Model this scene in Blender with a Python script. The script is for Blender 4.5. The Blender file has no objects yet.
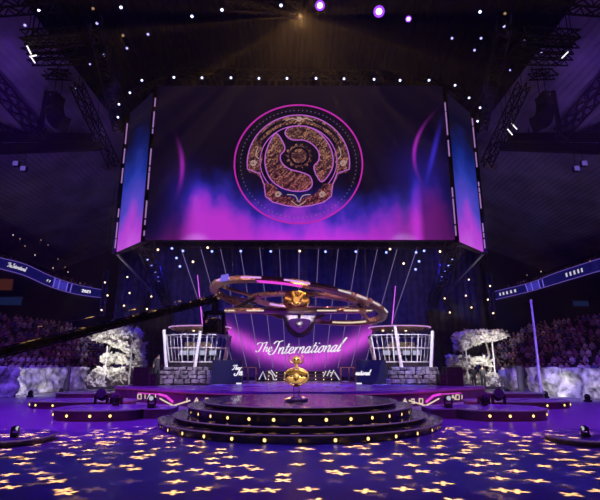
import bpy, bmesh, math, random
from mathutils import Vector, Matrix, noise
random.seed(11)
PI = math.pi
SC = bpy.context.scene
COL = SC.collection

# ------------------------------------------------------------------ camera
F, TILT, EYE = 467.0, math.radians(13.95), 1.7
CT, ST = math.cos(TILT), math.sin(TILT)
cd = bpy.data.cameras.new('camera'); cam = bpy.data.objects.new('camera', cd); COL.objects.link(cam)
cd.sensor_width = 36; cd.lens = F / 600 * 36; cd.clip_end = 300
cam.location = (0, 0, EYE); cam.rotation_euler = (PI / 2 + TILT, 0, 0)
SC.camera = cam

def ray(px, py):
    u, v = (px - 300) / F, (250 - py) / F
    return Vector((u, CT - v * ST, v * CT + ST))
def at(px, py, Y):                      # the point of the place at distance Y along the hall
    d = ray(px, py); return Vector((0, 0, EYE)) + d * (Y / d.y)
def gp(px, py, z=0.0):                  # the point of a level surface
    d = ray(px, py); return Vector((0, 0, EYE)) + d * ((z - EYE) / d.z)

# ------------------------------------------------------------------ node expressions
class X:
    def __init__(s, nt, k): s.nt, s.k = nt, k
    def _m(s, op, *a, clamp=False):
        n = s.nt.nodes.new('ShaderNodeMath'); n.operation = op; n.use_clamp = clamp
        for i, v in enumerate((s,) + a):
            if isinstance(v, X): s.nt.links.new(v.k, n.inputs[i])
            else: n.inputs[i].default_value = v
        return X(s.nt, n.outputs[0])
    def __add__(s, o): return s._m('ADD', o)
    def __sub__(s, o): return s._m('SUBTRACT', o)
    def __mul__(s, o): return s._m('MULTIPLY', o)
    def __truediv__(s, o): return s._m('DIVIDE', o)
    def __pow__(s, o): return s._m('POWER', o)
    def f(s, op, *a): return s._m(op, *a)
    def clamp(s): return s._m('ADD', 0.0, clamp=True)
    def step(s, lo, hi):                # smooth step
        n = s.nt.nodes.new('ShaderNodeMapRange'); n.interpolation_type = 'SMOOTHSTEP'
        n.inputs[1].default_value = lo; n.inputs[2].default_value = hi
        s.nt.links.new(s.k, n.inputs[0]); return X(s.nt, n.outputs[0])
    def ramp(s, stops, interp='LINEAR'):
        n = s.nt.nodes.new('ShaderNodeValToRGB'); cr = n.color_ramp; cr.interpolation = interp
        while len(cr.elements) < len(stops): cr.elements.new(0.5)
        for e, (p, c) in zip(cr.elements, stops):
            e.position = p; e.color = (c, c, c, 1) if not isinstance(c, tuple) else (*c, 1)
        s.nt.links.new(s.k, n.inputs[0]); return X(s.nt, n.outputs[0])
    def bell(s, c, w):
        d = (s - c) / w
        return (d * d * -1.0).f('EXPONENT')
def vec(nt, a, b, c=0.0):
    n = nt.nodes.new('ShaderNodeCombineXYZ')
    for i, v in enumerate((a, b, c)):
        if isinstance(v, X): nt.links.new(v.k, n.inputs[i])
        else: n.inputs[i].default_value = v
    return X(nt, n.outputs[0])
def mixc(nt, f, a, b, mode='MIX'):
    n = nt.nodes.new('ShaderNodeMix'); n.data_type = 'RGBA'; n.blend_type = mode
    for i, v in ((0, f), (6, a), (7, b)):
        if isinstance(v, X): nt.links.new(v.k, n.inputs[i])
        else: n.inputs[i].default_value = (*v, 1) if isinstance(v, tuple) else v
    return X(nt, n.outputs[2])
def tex(nt, scale, detail=3, co=None, kind='ShaderNodeTexNoise', out=0):
    n = nt.nodes.new(kind); n.inputs['Scale'].default_value = scale
    if 'Detail' in n.inputs: n.inputs['Detail'].default_value = detail
    if co is not None: nt.links.new(co.k, n.inputs['Vector'])
    return X(nt, n.outputs[out])
def coord(nt, which):
    n = nt.nodes.new('ShaderNodeTexCoord'); return X(nt, n.outputs[which])
def xyz(nt, v):
    n = nt.nodes.new('ShaderNodeSeparateXYZ'); nt.links.new(v.k, n.inputs[0])
    return [X(nt, n.outputs[i]) for i in range(3)]

def mat(name, col, rough=0.5, metal=0.0, var=0.15, scale=4.0, bump=0.0, col2=None, coat=0.0, spec=None):
    m = bpy.data.materials.new(name); m.use_nodes = True; nt = m.node_tree
    b = nt.nodes['Principled BSDF']
    co = coord(nt, 'Object')
    nz = tex(nt, scale, 4, co)
    c2 = col2 or tuple(min(1, c * (1 + 2.2 * var)) for c in col)
    c1 = col if col2 else tuple(c * (1 - var) for c in col)
    nt.links.new(nz.ramp([(.32, c1), (.68, c2)]).k, b.inputs['Base Color'])
    nt.links.new((nz * 0.16 + (rough - 0.08)).k, b.inputs['Roughness'])
    b.inputs['Metallic'].default_value = metal
    if spec is not None: b.inputs['Specular IOR Level'].default_value = spec
    if coat: b.inputs['Coat Weight'].default_value = coat
    if bump:
        n = nt.nodes.new('ShaderNodeBump'); n.inputs['Strength'].default_value = bump; n.inputs['Distance'].default_value = 0.1
        nt.links.new(tex(nt, scale * 2.5, 6, co).k, n.inputs['Height']); nt.links.new(n.outputs[0], b.inputs['Normal'])
    return m
def glow(name, col, power, base=(.006, .006, .006)):
    m = bpy.data.materials.new(name); m.use_nodes = True; nt = m.node_tree
    b = nt.nodes['Principled BSDF']; b.inputs['Base Color'].default_value = (*base, 1); b.inputs['Roughness'].default_value = .6; b.inputs['Specular IOR Level'].default_value = .12
    nz = tex(nt, 9.0, 2, coord(nt, 'Object'))
    b.inputs['Emission Color'].default_value = (*col, 1)
    nt.links.new((nz * (0.3 * power) + 0.85 * power).k, b.inputs['Emission Strength'])
    return m

M = dict(
    floor=mat('arena_floor', (.27, .25, .29), .34, 0, .1, .6),
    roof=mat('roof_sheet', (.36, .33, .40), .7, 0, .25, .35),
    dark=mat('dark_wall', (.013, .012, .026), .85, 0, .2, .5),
    black=mat('black_metal', (.010, .010, .012), .55, 0, .3, 6, spec=.2),
    steel=mat('truss_steel', (.05, .048, .055), .45, .8, .3, 5),
    alu=mat('dull_aluminium', (.55, .54, .56), .3, 1, .08, 8),
    stage=mat('stage_gloss', (.035, .03, .04), .22, 0, .2, 2, coat=.3),
    riser=mat('riser_plum', (.11, .045, .075), .35, 0, .2, 3),
    deck=mat('deck_gloss', (.30, .28, .33), .24, 0, .12, 1.2),
    curtain=mat('curtain_cloth', (.06, .06, .075), .9, 0, .3, 1.5),
    rock=mat('rock_face', (.12, .12, .13), .85, 0, 0, 2.2, 1.0, (.85, .83, .85)),
    stone=mat('grey_stone', (.05, .05, .055), .7, 0, 0, 3.5, .6, (.30, .28, .31)),
    white=mat('white_paint', (.75, .74, .76), .4, 0, .05, 5),
    leaf=mat('pale_leaf', (.72, .70, .62), .6, 0, 0, 3, 0, (.95, .93, .86)),
    branch=mat('pale_branch', (.42, .39, .34), .8, 0, .2, 6),
    copper=mat('rose_copper', (.46, .24, .17), .3, .9, 0, 1.8, .15, (.68, .45, .30)),
    brass=mat('old_brass', (.55, .33, .10), .28, 1, .2, 3, .1),
    gold=mat('trophy_gold', (.85, .55, .16), .34, .6, .1, 5),
    pearl=mat('pearl_metal', (.60, .54, .58), .35, .6, .15, 6, .2),
    plastic=mat('dark_plastic', (.014, .014, .017), .5, 0, .2, 6, spec=.2),
    concrete=mat('stand_concrete', (.10, .095, .11), .8, 0, .2, 1.2),
    skin=mat('skin', (.55, .34, .25), .55, 0, .1, 8),
    hair=mat('hair', (.025, .018, .014), .6, 0, .3, 20),
    jeans=mat('dark_trousers', (.035, .035, .05), .8, 0, .25, 12),
    beige=mat('beige_board', (.62, .55, .42), .7, 0, .12, 3),
)
SHIRTS = [mat('shirt_' + n, c, .8, 0, .2, 10) for n, c in
          (('grey', (.45, .43, .45)), ('black', (.05, .05, .06)), ('plum', (.30, .10, .24)), ('white', (.75, .74, .76)), ('blue', (.12, .12, .32)))]
glass = bpy.data.materials.new('clear_glass'); glass.use_nodes = True
_b = glass.node_tree.nodes['Principled BSDF']; _b.inputs['Base Color'].default_value = (.93, .94, 1, 1)
_b.inputs['Transmission Weight'].default_value = 1; _b.inputs['IOR'].default_value = 1.12; _b.inputs['Roughness'].default_value = .03
_n = tex(glass.node_tree, 3, 2, coord(glass.node_tree, 'Object')); glass.node_tree.links.new((_n * .05).k, _b.inputs['Roughness'])
M['glass'] = glass
G = dict(
    cool=glow('lens_cool', (.55, .6, 1), 4), small=glow('lens_small', (.45, .42, 1), 1.6), violet=glow('lens_violet', (.30, .05, 1), 1.6), core=glow('lens_core', (.8, .6, 1), 4),
    warm=glow('lens_warm', (1, .68, .42), 3), tungsten=glow('tungsten', (1, .60, .22), 2.2), faint=glow('faint_warm', (1, .6, .3), .35),
    blue=glow('lens_blue', (.28, .34, 1), 2.6), edge=glow('led_edge', (.5, .06, .4), .4), magenta=glow('led_magenta', (.85, .06, .75), 1.0), pinkbar=glow('led_pink', (.75, .35, .9), 1.0),
    edgebar=glow('led_edge_bar', (.6, .3, .8), .55), whitebar=glow('led_white', (.9, .8, .85), .75), warmbar=glow('led_warm_white', (1, .80, .62), .8), letters=glow('lettering_white', (.95, .9, 1), .95),
    dimletters=glow('lettering_dim', (.75, .7, .8), .8), navy=glow('panel_navy', (.004, .004, .06), 1), board=glow('ribbon_navy', (.004, .004, .075), 1.0),
    boardline=glow('ribbon_violet', (.18, .10, .55), .6), boardhot=glow('ribbon_bright', (.2, .14, .9), .8), amber=glow('amber_lamp', (1, .42, .10), .9),
    suite_o=glow('suite_orange', (.5, .12, .05), .09), suite_b=glow('suite_blue', (.05, .12, .5), .08), flood=glow('flood_violet', (.22, .15, .8), .45),
    mon=glow('monitor_glow', (.75, .75, 1), .6), strip=glow('light_strip', (.5, .35, .8), .42), tube=glow('tube_magenta', (.75, .12, .9), 1.6),
    em_ring=glow('emblem_magenta', (.75, .03, .62), .62), em_line=glow('emblem_violet', (.50, .12, .60), .9), em_dot=glow('emblem_dots', (.35, .30, .5), .5),
    nose=glow('edge_light', (.36, .16, .62), .30), tubewhite=glow('tube_white', (.9, .85, .9), 1.6),  # nose: weak glow, on the nosings it stands in for reflections
)

# ------------------------------------------------------------------ mesh builder
class MB:
    def __init__(s): s.bm = bmesh.new(); s.mi = 0
    def _f(s, vs):
        try: f = s.bm.faces.new(vs); f.material_index = s.mi; return f
        except ValueError: return None
    def box(s, c, size, rot=None):
        c = Vector(c); R = rot or Matrix.Identity(3)
        v = [s.bm.verts.new(c + R @ Vector((x * size[0] / 2, y * size[1] / 2, z * size[2] / 2))) for x in (-1, 1) for y in (-1, 1) for z in (-1, 1)]
        for q in ((0, 1, 3, 2), (4, 6, 7, 5), (0, 4, 5, 1), (2, 3, 7, 6), (0, 2, 6, 4), (1, 5, 7, 3)): s._f([v[i] for i in q])
        return s
    def loft(s, rings, caps=True, closed=False):
        R = [[s.bm.verts.new(p) for p in r] for r in rings]; n = len(R[0])
        for a, b in zip(R, R[1:] + ([R[0]] if closed else [])):
            for i in range(n): s._f([a[i], a[(i + 1) % n], b[(i + 1) % n], b[i]])
        if caps and not closed: s._f(R[0][::-1]); s._f(R[-1])
        return s
    def tube(s, pts, r, n=6, closed=False, r2=None):
        pts = [Vector(p) for p in pts]; rings = []; k = len(pts); up = None
        for i, p in enumerate(pts):
            a = pts[(i - 1) % k] if (closed or i) else p; b = pts[(i + 1) % k] if (closed or i < k - 1) else p
            t = (b - a).normalized()
            if up is None: up = Vector((0, 0, 1)) if abs(t.z) < .9 else Vector((1, 0, 0))
            x = t.cross(up).normalized(); y = x.cross(t)
            rr = r if r2 is None else r + (r2 - r) * i / max(1, k - 1)
            rings.append([p + (x * math.cos(j * 2 * PI / n) + y * math.sin(j * 2 * PI / n)) * rr for j in range(n)])
        return s.loft(rings, True, closed)
    def bar(s, a, b, w, h=None):        # straight rectangular bar
        a, b = Vector(a), Vector(b); t = (b - a).normalized(); up = Vector((0, 0, 1)) if abs(t.z) < .95 else Vector((0, 1, 0))
        x = t.cross(up).normalized(); y = x.cross(t); h = h or w
        q = [x * w / 2 * i + y * h / 2 * j for i, j in ((-1, -1), (1, -1), (1, 1), (-1, 1))]
        return s.loft([[a + k for k in q], [b + k for k in q]])
    def lathe(s, prof, n=32, c=(0, 0, 0), R=None, sx=1, sy=1):
        c = Vector(c); R = R or Matrix.Identity(3)
        return s.loft([[c + R @ Vector((r * sx * math.cos(j * 2 * PI / n), r * sy * math.sin(j * 2 * PI / n), z)) for j in range(n)] for r, z in prof])
    def prism(s, poly, lo, hi, fn=lambda x, y, z: Vector((x, y, z))):
        return s.loft([[fn(x, y, lo) for x, y in poly], [fn(x, y, hi) for x, y in poly]])
    def ribbon(s, pts, w, fn, d0=0.0, d1=0.02, closed=False):   # flat band along a 2-D path
        k = len(pts); rings = []
        for i, (x, y) in enumerate(pts):
            a = pts[(i - 1) % k] if (closed or i) else pts[i]; b = pts[(i + 1) % k] if (closed or i < k - 1) else pts[i]
            t = Vector((b[0] - a[0], b[1] - a[1])); t = t.normalized() if t.length else Vector((1, 0)); nx, ny = -t.y, t.x
            ww = (w(i / max(1, k - 1), t) if callable(w) else w) / 2
            rings.append([fn(x + nx * ww, y + ny * ww, d0), fn(x - nx * ww, y - ny * ww, d0), fn(x - nx * ww, y - ny * ww, d1), fn(x + nx * ww, y + ny * ww, d1)])
        return s.loft(rings, True, closed)
    def build(s, name, m, parent=None, loc=None, smooth=False, bevel=0.0, world=False):
        bmesh.ops.recalc_face_normals(s.bm, faces=s.bm.faces)
        me = bpy.data.meshes.new(name); s.bm.to_mesh(me); s.bm.free()
        for x in (m if isinstance(m, (list, tuple)) else [m]): me.materials.append(x)
        if smooth: me.polygons.foreach_set('use_smooth', [True] * len(me.polygons))
        o = bpy.data.objects.new(name, me); COL.objects.link(o)
        if loc is not None: o.location = loc
        if parent: o.parent = parent
        if world and parent:            # vertices given in world coordinates
            me.transform(Matrix.Translation(-Vector(parent['_at'])))
        if bevel:
            b = o.modifiers.new('bevel', 'BEVEL'); b.width = bevel; b.segments = 2; b.limit_method = 'ANGLE'
        return o
def cr(pts, n=6, closed=False):         # Catmull-Rom smoothing
    P = [Vector((*p, 0)) if len(p) == 2 else Vector(p) for p in pts]; k = len(P); out = []
    for i in range(k if closed else k - 1):
        p0, p1, p2, p3 = (P[(i - 1) % k], P[i], P[(i + 1) % k], P[(i + 2) % k]) if closed else (P[max(i - 1, 0)], P[i], P[i + 1], P[min(i + 2, k - 1)])
        for j in range(n):
            t = j / n
            out.append(0.5 * ((2 * p1) + (p2 - p0) * t + (2 * p0 - 5 * p1 + 4 * p2 - p3) * t * t + (3 * p1 - p0 - 3 * p2 + p3) * t ** 3))
    if not closed: out.append(P[-1])
    return [tuple(p[:len(pts[0])]) for p in out]
def tag(o, label=None, cat=None, group=None, kind=None):
    if label: o['label'] = label
    if cat: o['category'] = cat
    if group: o['group'] = group
    if kind: o['kind'] = kind
    return o
def thing(name, label, cat, loc, group=None, rz=0):
    o = bpy.data.objects.new(name, None); COL.objects.link(o); o.location = loc; o.rotation_euler.z = rz
    o['_at'] = tuple(loc); o.empty_display_size = .2
    return tag(o, label, cat, group)
def struct(o): o['kind'] = 'structure'; return o
def dup(o, loc, rot=None, label=None, group=None):
    c = o.copy(); COL.objects.link(c); c.location = loc
    if rot is not None: c.rotation_euler = rot
    if label: c['label'] = label
    if group: c['group'] = group
    for ch in o.children:
        d = ch.copy(); COL.objects.link(d); d.parent = c
        for g in ch.children:
            e = g.copy(); COL.objects.link(e); e.parent = d
    return c
ORD = ['', 'first', 'second', 'third', 'fourth', 'fifth', 'sixth', 'seventh', 'eighth', 'ninth', 'tenth', 'eleventh', 'twelfth', 'thirteenth',
       'fourteenth', 'fifteenth', 'sixteenth', 'seventeenth', 'eighteenth', 'nineteenth', 'twentieth', 'twenty-first', 'twenty-second', 'twenty-third', 'twenty-fourth']
SIDE = {-1: 'left', 1: 'right'}
def sheet(name, fn, nu, nv, m, parent=None, thick=0.0):         # a surface with u, v coordinates
    bm = bmesh.new(); uv = bm.loops.layers.uv.new('UVMap')
    V = [[bm.verts.new(fn(i / nu, j / nv)) for i in range(nu + 1)] for j in range(nv + 1)]
    for j in range(nv):
        for i in range(nu):
            f = bm.faces.new([V[j][i], V[j][i + 1], V[j + 1][i + 1], V[j + 1][i]])
            for l, (a, b) in zip(f.loops, ((i, j), (i + 1, j), (i + 1, j + 1), (i, j + 1))): l[uv].uv = (a / nu, b / nv)
    me = bpy.data.meshes.new(name); bm.to_mesh(me); bm.free(); me.materials.append(m)
    o = bpy.data.objects.new(name, me); COL.objects.link(o)
    if parent:
        o.parent = parent; me.transform(Matrix.Translation(-Vector(parent['_at'])))
    if thick:
        s = o.modifiers.new('thickness', 'SOLIDIFY'); s.thickness = thick; s.offset = 0
    return o
def lamp(name, p, target, col, power, cone=30, blend=.3, size=.05):
    d = bpy.data.lights.new(name, 'SPOT'); d.color = col; d.energy = power; d.spot_size = math.radians(cone); d.spot_blend = blend; d.shadow_soft_size = size
    o = bpy.data.objects.new(name, d); COL.objects.link(o); o.location = p
    o.rotation_euler = (Vector(target) - Vector(p)).to_track_quat('-Z', 'Y').to_euler()
    return o
def aim(p, target): return (Vector(target) - Vector(p)).to_track_quat('-Z', 'Y').to_euler()

# ------------------------------------------------------------------ the hall
struct(MB().box((0, 26, -.15), (64, 66, .3)).build('floor', M['floor']))
struct(MB().box((-31.6, 26, 9), (.4, 66, 18)).build('wall_left', M['dark']))
struct(MB().box((31.6, 26, 9), (.4, 66, 18)).build('wall_right', M['dark']))
struct(MB().box((0, 58.6, 12), (64, .4, 25)).build('wall_back', M['dark']))
def roof_z(x): return 24 - max(0, abs(x) - 6) * .42
def roof_pt(px, py, lift=0.0):           # where a sight line meets the sloping roof
    d = ray(px, py); t = 1.0
    while EYE + d.z * t < roof_z(d.x * t) - lift and t < 90: t += .02
    return Vector((0, 0, EYE)) + d * t
mb = MB()                               # corrugated sheet roof, the unlit middle's darkness put into its colour
prof = []
x = -31.6
while x <= 31.61:
    prof.append((x, roof_z(x) + (.05 if len(prof) % 2 else -.05))); x += .2
for (xa, za), (xb, zb) in zip(prof, prof[1:]):
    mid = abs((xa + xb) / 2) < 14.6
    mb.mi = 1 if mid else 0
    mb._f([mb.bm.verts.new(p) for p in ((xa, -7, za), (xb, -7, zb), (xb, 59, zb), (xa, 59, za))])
bmesh.ops.remove_doubles(mb.bm, verts=mb.bm.verts, dist=.001)
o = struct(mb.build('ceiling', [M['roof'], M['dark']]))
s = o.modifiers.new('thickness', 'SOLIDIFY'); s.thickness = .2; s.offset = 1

def truss(name, a, b, w, label, cat='truss', group=None, chord=.05, step=None, hang=(), mats=None):
    a, b = Vector(a), Vector(b); t = (b - a).normalized(); L = (b - a).length
    up = Vector((0, 0, 1)) if abs(t.z) < .9 else Vector((0, 1, 0))
    x = t.cross(up).normalized(); y = x.cross(t); m = mats or M['steel']
    r = thing(name, label, cat, a, group)
    C = [x * w / 2 * i + y * w / 2 * j for i, j in ((-1, -1), (1, -1), (1, 1), (-1, 1))]
    for k in C: MB().tube([k, k + t * L], chord, 6).build('chord', m, r)
    n = max(2, round(L / (step or w))); lt = MB()
    for f in range(4):
        c0, c1 = C[f], C[(f + 1) % 4]
        for i in range(n):
            p, q = (c0, c1) if i % 2 else (c1, c0)
            lt.bar(p + t * (L * i / n), q + t * (L * (i + 1) / n), chord * 1.1)
    lt.build('lattice', m, r)
    for h in hang:                       # hoist cables to the roof
        p = t * L * h; top = roof_z(a.x + p.x) - .05
        if top > a.z + p.z + .3: MB().tube([p + Vector((0, 0, w / 2)), Vector((p.x, p.y, top - a.z))], .02, 5).build('hanging_cable', M['black'], r)
    return r

# roof girders and lattice trusses under both roof slopes
for s_ in (-1, 1):
    sd = SIDE[s_]; mx = (lambda p: p if s_ < 0 else 600 - p)
    def rp(px, py, lift): return roof_pt(mx(px), py, lift)
    for nm, a, b, w, lab in (
            ('roof_girder', (-30, 136, .9), (92, 138, .9), .55, f'upper dark box girder under the {sd} roof slope'),
            ('roof_girder', (-30, 150, 1.0), (100, 146, 1.0), .6, f'lower dark box girder under the {sd} roof slope')):
        p, q = rp(*a), rp(*b); L = q - p
        r = thing(nm, lab, 'girder', p)
        MB().bar((0, 0, 0), L, .28, w).build('web', M['black'], r)
        for dz in (-w / 2, w / 2): MB().bar((0, 0, dz), L + Vector((0, 0, dz)), .5, .07).build('flange', M['black'], r)
        for h in (.2, .8): MB().tube([L * h + Vector((0, 0, w / 2)), Vector((L.x * h, L.y * h, roof_z(p.x + L.x * h) - p.z - .05))], .03, 5).build('hanging_cable', M['black'], r)
    truss('roof_truss', rp(-18, 68, .9), rp(40, 134, .9), .75, f'slanting lattice truss crossing the lit {sd} roof panel', hang=(.5,), chord=.07)
    truss('roof_truss', rp(-20, 118, .5), rp(34, 140, .5), .3, f'thin lattice brace low on the lit {sd} roof panel', hang=(.5,), chord=.05)
    r = thing('roof_strut', f'dark steel strut standing across the lit {sd} roof panel', 'strut', rp(47, 92, .8))
    q = rp(39, 137, .8) - rp(47, 92, .8)
    MB().tube([(0, 0, 0), q], .16, 8).build('tube', M['black'], r)
    MB().tube([q * .5, Vector((q.x * .5, q.y * .5, roof_z(r.location.x + q.x * .5) - r.location.z - .05))], .03, 5).build('hanging_cable', M['black'], r)
    for i, (a, b, Y, w) in enumerate((((22, 37), (79, 34), 19, .45), ((24, 47), (81, 46), 21, .5), ((30, 59), (84, 58), 23, .5), ((44, 74), (70, 75), 26, .45), ((-10, 8), (58, 3), 17, .5))):
        truss('lighting_truss', at(mx(a[0]), a[1], Y), at(mx(b[0]), b[1], Y), w, f'{ORD[i + 1]} overhead lighting truss from the camera on the {sd} side' if i < 4 else f'topmost lighting truss in the {sd} corner of the roof', hang=(.1, .9), chord=.045)
    truss('lighting_truss', at(mx(76), 84, 26), at(mx(114), 165, 31), .6, f'steep dark truss beside the {sd} loudspeaker array', hang=(.05, .5), chord=.05)
    truss('lighting_truss', at(mx(95), 20, 18), at(mx(118), 128, 29), .55, f'long truss running back beside the screen on the {sd}', hang=(.05, .5, .95), chord=.05)
    # curved line array
    c = at(mx(57), 97, 26)
    r = thing('loudspeaker_array', f'curved black loudspeaker array hanging before the {sd} roof slope', 'loudspeaker', c)
    p = Vector((0, 0, 0)); ang = math.radians(-24)
    for i in range(9):
        ang += math.radians(10.5); dx = Vector((-s_ * -math.sin(ang) * .0, -math.sin(ang), -math.cos(ang)))
        dx = Vector((s_ * -.85 * math.sin(ang), -.45 * math.sin(ang), -math.cos(ang))).normalized()
        ctr = p + dx * .15; rot = dx.to_track_quat('-Z', 'Y').to_matrix()
        cb = MB().box(ctr, (.62, .9, .29), rot).build('cabinet', M['plastic'], r, bevel=.03)
        MB().box(ctr + rot @ Vector((0, -.46, 0)), (.54, .03, .22), rot).build('grille', M['steel'], cb)
        p = p + dx * .30
    MB().box((0, 0, .08), (.5, 1.0, .08)).build('rigging_frame', M['steel'], r)
    for y in (-.35, .35): MB().tube([(0, y, .1), (0, y, roof_z(c.x) - c.z - .05)], .02, 5).build('hanging_cable', M['black'], r)
    # added board, its beige standing in for a lit roof panel
    c = at(mx(108), 166, 36)
    r = thing('pale_roof_panel', f'small tilted beige panel under the roof behind the {sd} truss', 'panel', c)
    MB().box((0, 0, 0), (.85, .08, 1.0), Matrix.Rotation(.5, 3, 'Y') @ Matrix.Rotation(-.5, 3, 'X')).build('board', M['beige'], r, bevel=.02)
    MB().tube([(0, 0, .3), (0, 0, roof_z(c.x) - c.z - .05)], .02, 5).build('hanging_cable', M['black'], r)
    # white fluorescent tubes seen on the roof
    for i, (px, py, dx, dy) in enumerate(((29, 50, 2, 4), (33, 56, 3.4, -.7), (33, 60, 2, 3)) if s_ < 0 else ((86, 126, 3, -3.4), (90, 132, 2.5, -3), (35, 55, -3, -3))):
        p, q = at(mx(px - dx), py - dy, 19.4 + .35 * i if py < 90 else 28.5 - .3 * i), at(mx(px + dx), py + dy, 19.4 + .35 * i if py < 90 else 28.5 - .3 * i)
        r = thing('fluorescent_tube', f'{ORD[i + 1]} white glowing tube from the top among the {sd} roof trusses', 'lamp', p, f'white tubes in the {sd} roof')
        MB().tube([(0, 0, 0), q - p], .035, 6).build('tube', G['tubewhite'], r)
        MB().bar(Vector((0, .06, .08)), q - p + Vector((0, .06, .08)), .1, .05).build('housing', M['black'], r)
        m = (q - p) * .5; MB().tube([m + Vector((0, .06, .08)), Vector((m.x, m.y + .06, roof_z(p.x) - p.z - .2))], .015, 5).build('hanging_cable', M['black'], r)
    for i, (px, py) in enumerate(((16.5, 164), (24, 169))):
        c = at(mx(px), py, 30)
        r = thing('flood_light', f'{("upper", "lower")[i]} violet square floodlight hanging below the {sd} roof girders', 'lamp', c)
        MB().box((0, 0, 0), (.42, .25, .4)).build('housing', M['black'], r, bevel=.03)
        MB().box((0, -.14, 0), (.34, .03, .32)).build('lens', G['flood'], r)
        MB().tube([(0, 0, .2), (0, 0, roof_z(c.x) - c.z - .05)], .015, 5).build('hanging_cable', M['black'], r)

# ------------------------------------------------------------------ lamps in the rig
def spot_master():
    mb = MB()
    mb.lathe([(.02, .30), (.6, .28), (.75, .1), (.8, -.55), (.92, -.6), (.92, -.75), (.8, -.75)], 14)       # head, front at -Z
    mb.bar((-1.0, 0, .0), (-1.0, 0, 1.0), .14, .3); mb.bar((1.0, 0, .0), (1.0, 0, 1.0), .14, .3)            # yoke
    mb.bar((-1.07, 0, 1.0), (1.07, 0, 1.0), .3, .14); mb.tube([(-1, 0, 0), (1, 0, 0)], .1, 6)
    mb.box((0, 0, 1.25), (1.0, .8, .4)); mb.tube([(0, 0, 1.4), (0, 0, 1.8)], .15, 6)
    return mb
sp_mesh = spot_master().build('spot_light', M['black']); COL.objects.unlink(sp_mesh)
ln = MB().lathe([(.02, -.83), (.55, -.80), (.78, -.745), (.78, -.72), (.02, -.72)], 14).build('lens', G['cool'], None, smooth=True); COL.objects.unlink(ln)
LENS = {}
def lens_of(k):
    if k not in LENS:
        me = ln.data.copy(); me.materials[0] = G[k]; LENS[k] = me
    return LENS[k]
def spot(p, target, r, k, label, group, name='spot_light'):
    o = sp_mesh.copy(); o.name = name; COL.objects.link(o); o.location = p; o.rotation_euler = aim(p, target); o.scale = (r,) * 3
    tag(o, label, 'stage light', group)
    c = ln.copy(); c.data = lens_of(k); c.name = 'lens'; COL.objects.link(c); c.parent = o
    return o
# the row that rims the top of the hanging screen
RIM = [(118, 117), (119, 104), (130, 92.5), (142, 80), (174, 77), (202, 77.5), (231, 77.5), (259, 78), (287, 78), (316, 78), (344, 78.5), (374, 79), (400, 80), (429, 80), (455, 85), (469, 97.6), (480, 107.5), (477.5, 121)]
rim_pts = []
for i, (px, py) in enumerate(RIM):
    Y = 22.3 if 150 < px < 450 else (23.4 if 135 < px < 460 else 25)
    p = at(px, py, Y); rim_pts.append(p)
    spot(p, (p.x * .5, 8, 0), .08, 'cool', f'{ORD[i + 1]} small white spotlight from the left rimming the top of the big screen', 'spotlights along the top of the big screen')
rt = []
for pa, pb in ((rim_pts[4], rim_pts[12]), (rim_pts[4].lerp(rim_pts[2], .25), rim_pts[2]), (rim_pts[12].lerp(rim_pts[15], .25), rim_pts[15])):
    rt.append((pa, pb))
for i, (pa, pb) in enumerate(rt):
    truss('lighting_truss', pa + Vector((0, .35, .45)), pb + Vector((0, .35, .45)), .4, ('long straight truss carrying spotlights above the big screen', 'short slanting truss over the narrow left screen panel', 'short slanting truss over the narrow right screen panel')[i], hang=(.05, .5, .95), chord=.035)
# spots scattered in the roof
SCAT = [(39, 10), (25, 25), (74, 34), (97, 23), (59, 46), (121, 7), (148, 34), (127, 48), (104, 55), (90, 64), (192, 16), (76, 88), (85, 106), (222, 9.5), (281, 5), (452, 38), (480, 11.5), (474.5, 50), (504, 26), (493, 60), (510, 70), (524, 39), (541, 52), (481, 38)]
SCAT.sort()
nl = 0; nr = 0
for px, py in SCAT:
    Y = 17 + py * .11
    p = at(px, py, Y)
    if px < 300: nl += 1; lab = f'{ORD[nl]} scattered ceiling spotlight from the left, among the roof trusses'
    else: nr += 1; lab = f'{ORD[nr]} ceiling spotlight right of the violet beacons, counting outward'
    spot(p, (p.x * .3, 6, 0), .085 if py < 60 else .07, 'small' if 20 < py else 'cool', lab, 'spotlights scattered in the roof')
for i, (px, py, r) in enumerate(((320, 5.5, .21), (379, 11.5, .24), (408.5, 19, .13))):
    p = at(px, py, 16.5)
    vb = spot(p, (0, 0, 1.7), r * 1.25, 'violet', f'{("large violet beacon light glaring above the screen centre", "largest violet beacon light glaring overhead, near the right trusses", "smaller violet beacon light, outermost of the three overhead")[i]}', 'violet beacon lights overhead')
BEAC = [o for o in COL.objects if o.get('group') == 'violet beacon lights overhead']
cm = MB().lathe([(.02, -.90), (.3, -.88), (.42, -.84), (.02, -.84)], 14).build('lamp_core', G['core']); COL.objects.unlink(cm)  # the violet lens around this core stands in for the lamp's halo
for o in BEAC:
    c = cm.copy(); COL.objects.link(c); c.parent = o
truss('lighting_truss', at(226, 10, 18), at(300, 11, 18), .45, 'lighting truss with pale rails over the centre of the screen', hang=(.1, .9), chord=.04)
# profile lanterns that throw the pattern on the floor
GOBO = [(93, 8, 17), (123, 35, 18), (300, 15, 15), (505, 13, 17)]
gobo_pos = []
for i, (px, py, Y) in enumerate(GOBO):
    p = at(px, py, Y); gobo_pos.append(p)
    spot(p, (p.x * .3, 8, 0), .08, 'faint', f'{ORD[i + 1]} pattern projector from the left high in the roof', 'pattern projectors in the roof', 'pattern_projector')

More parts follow.
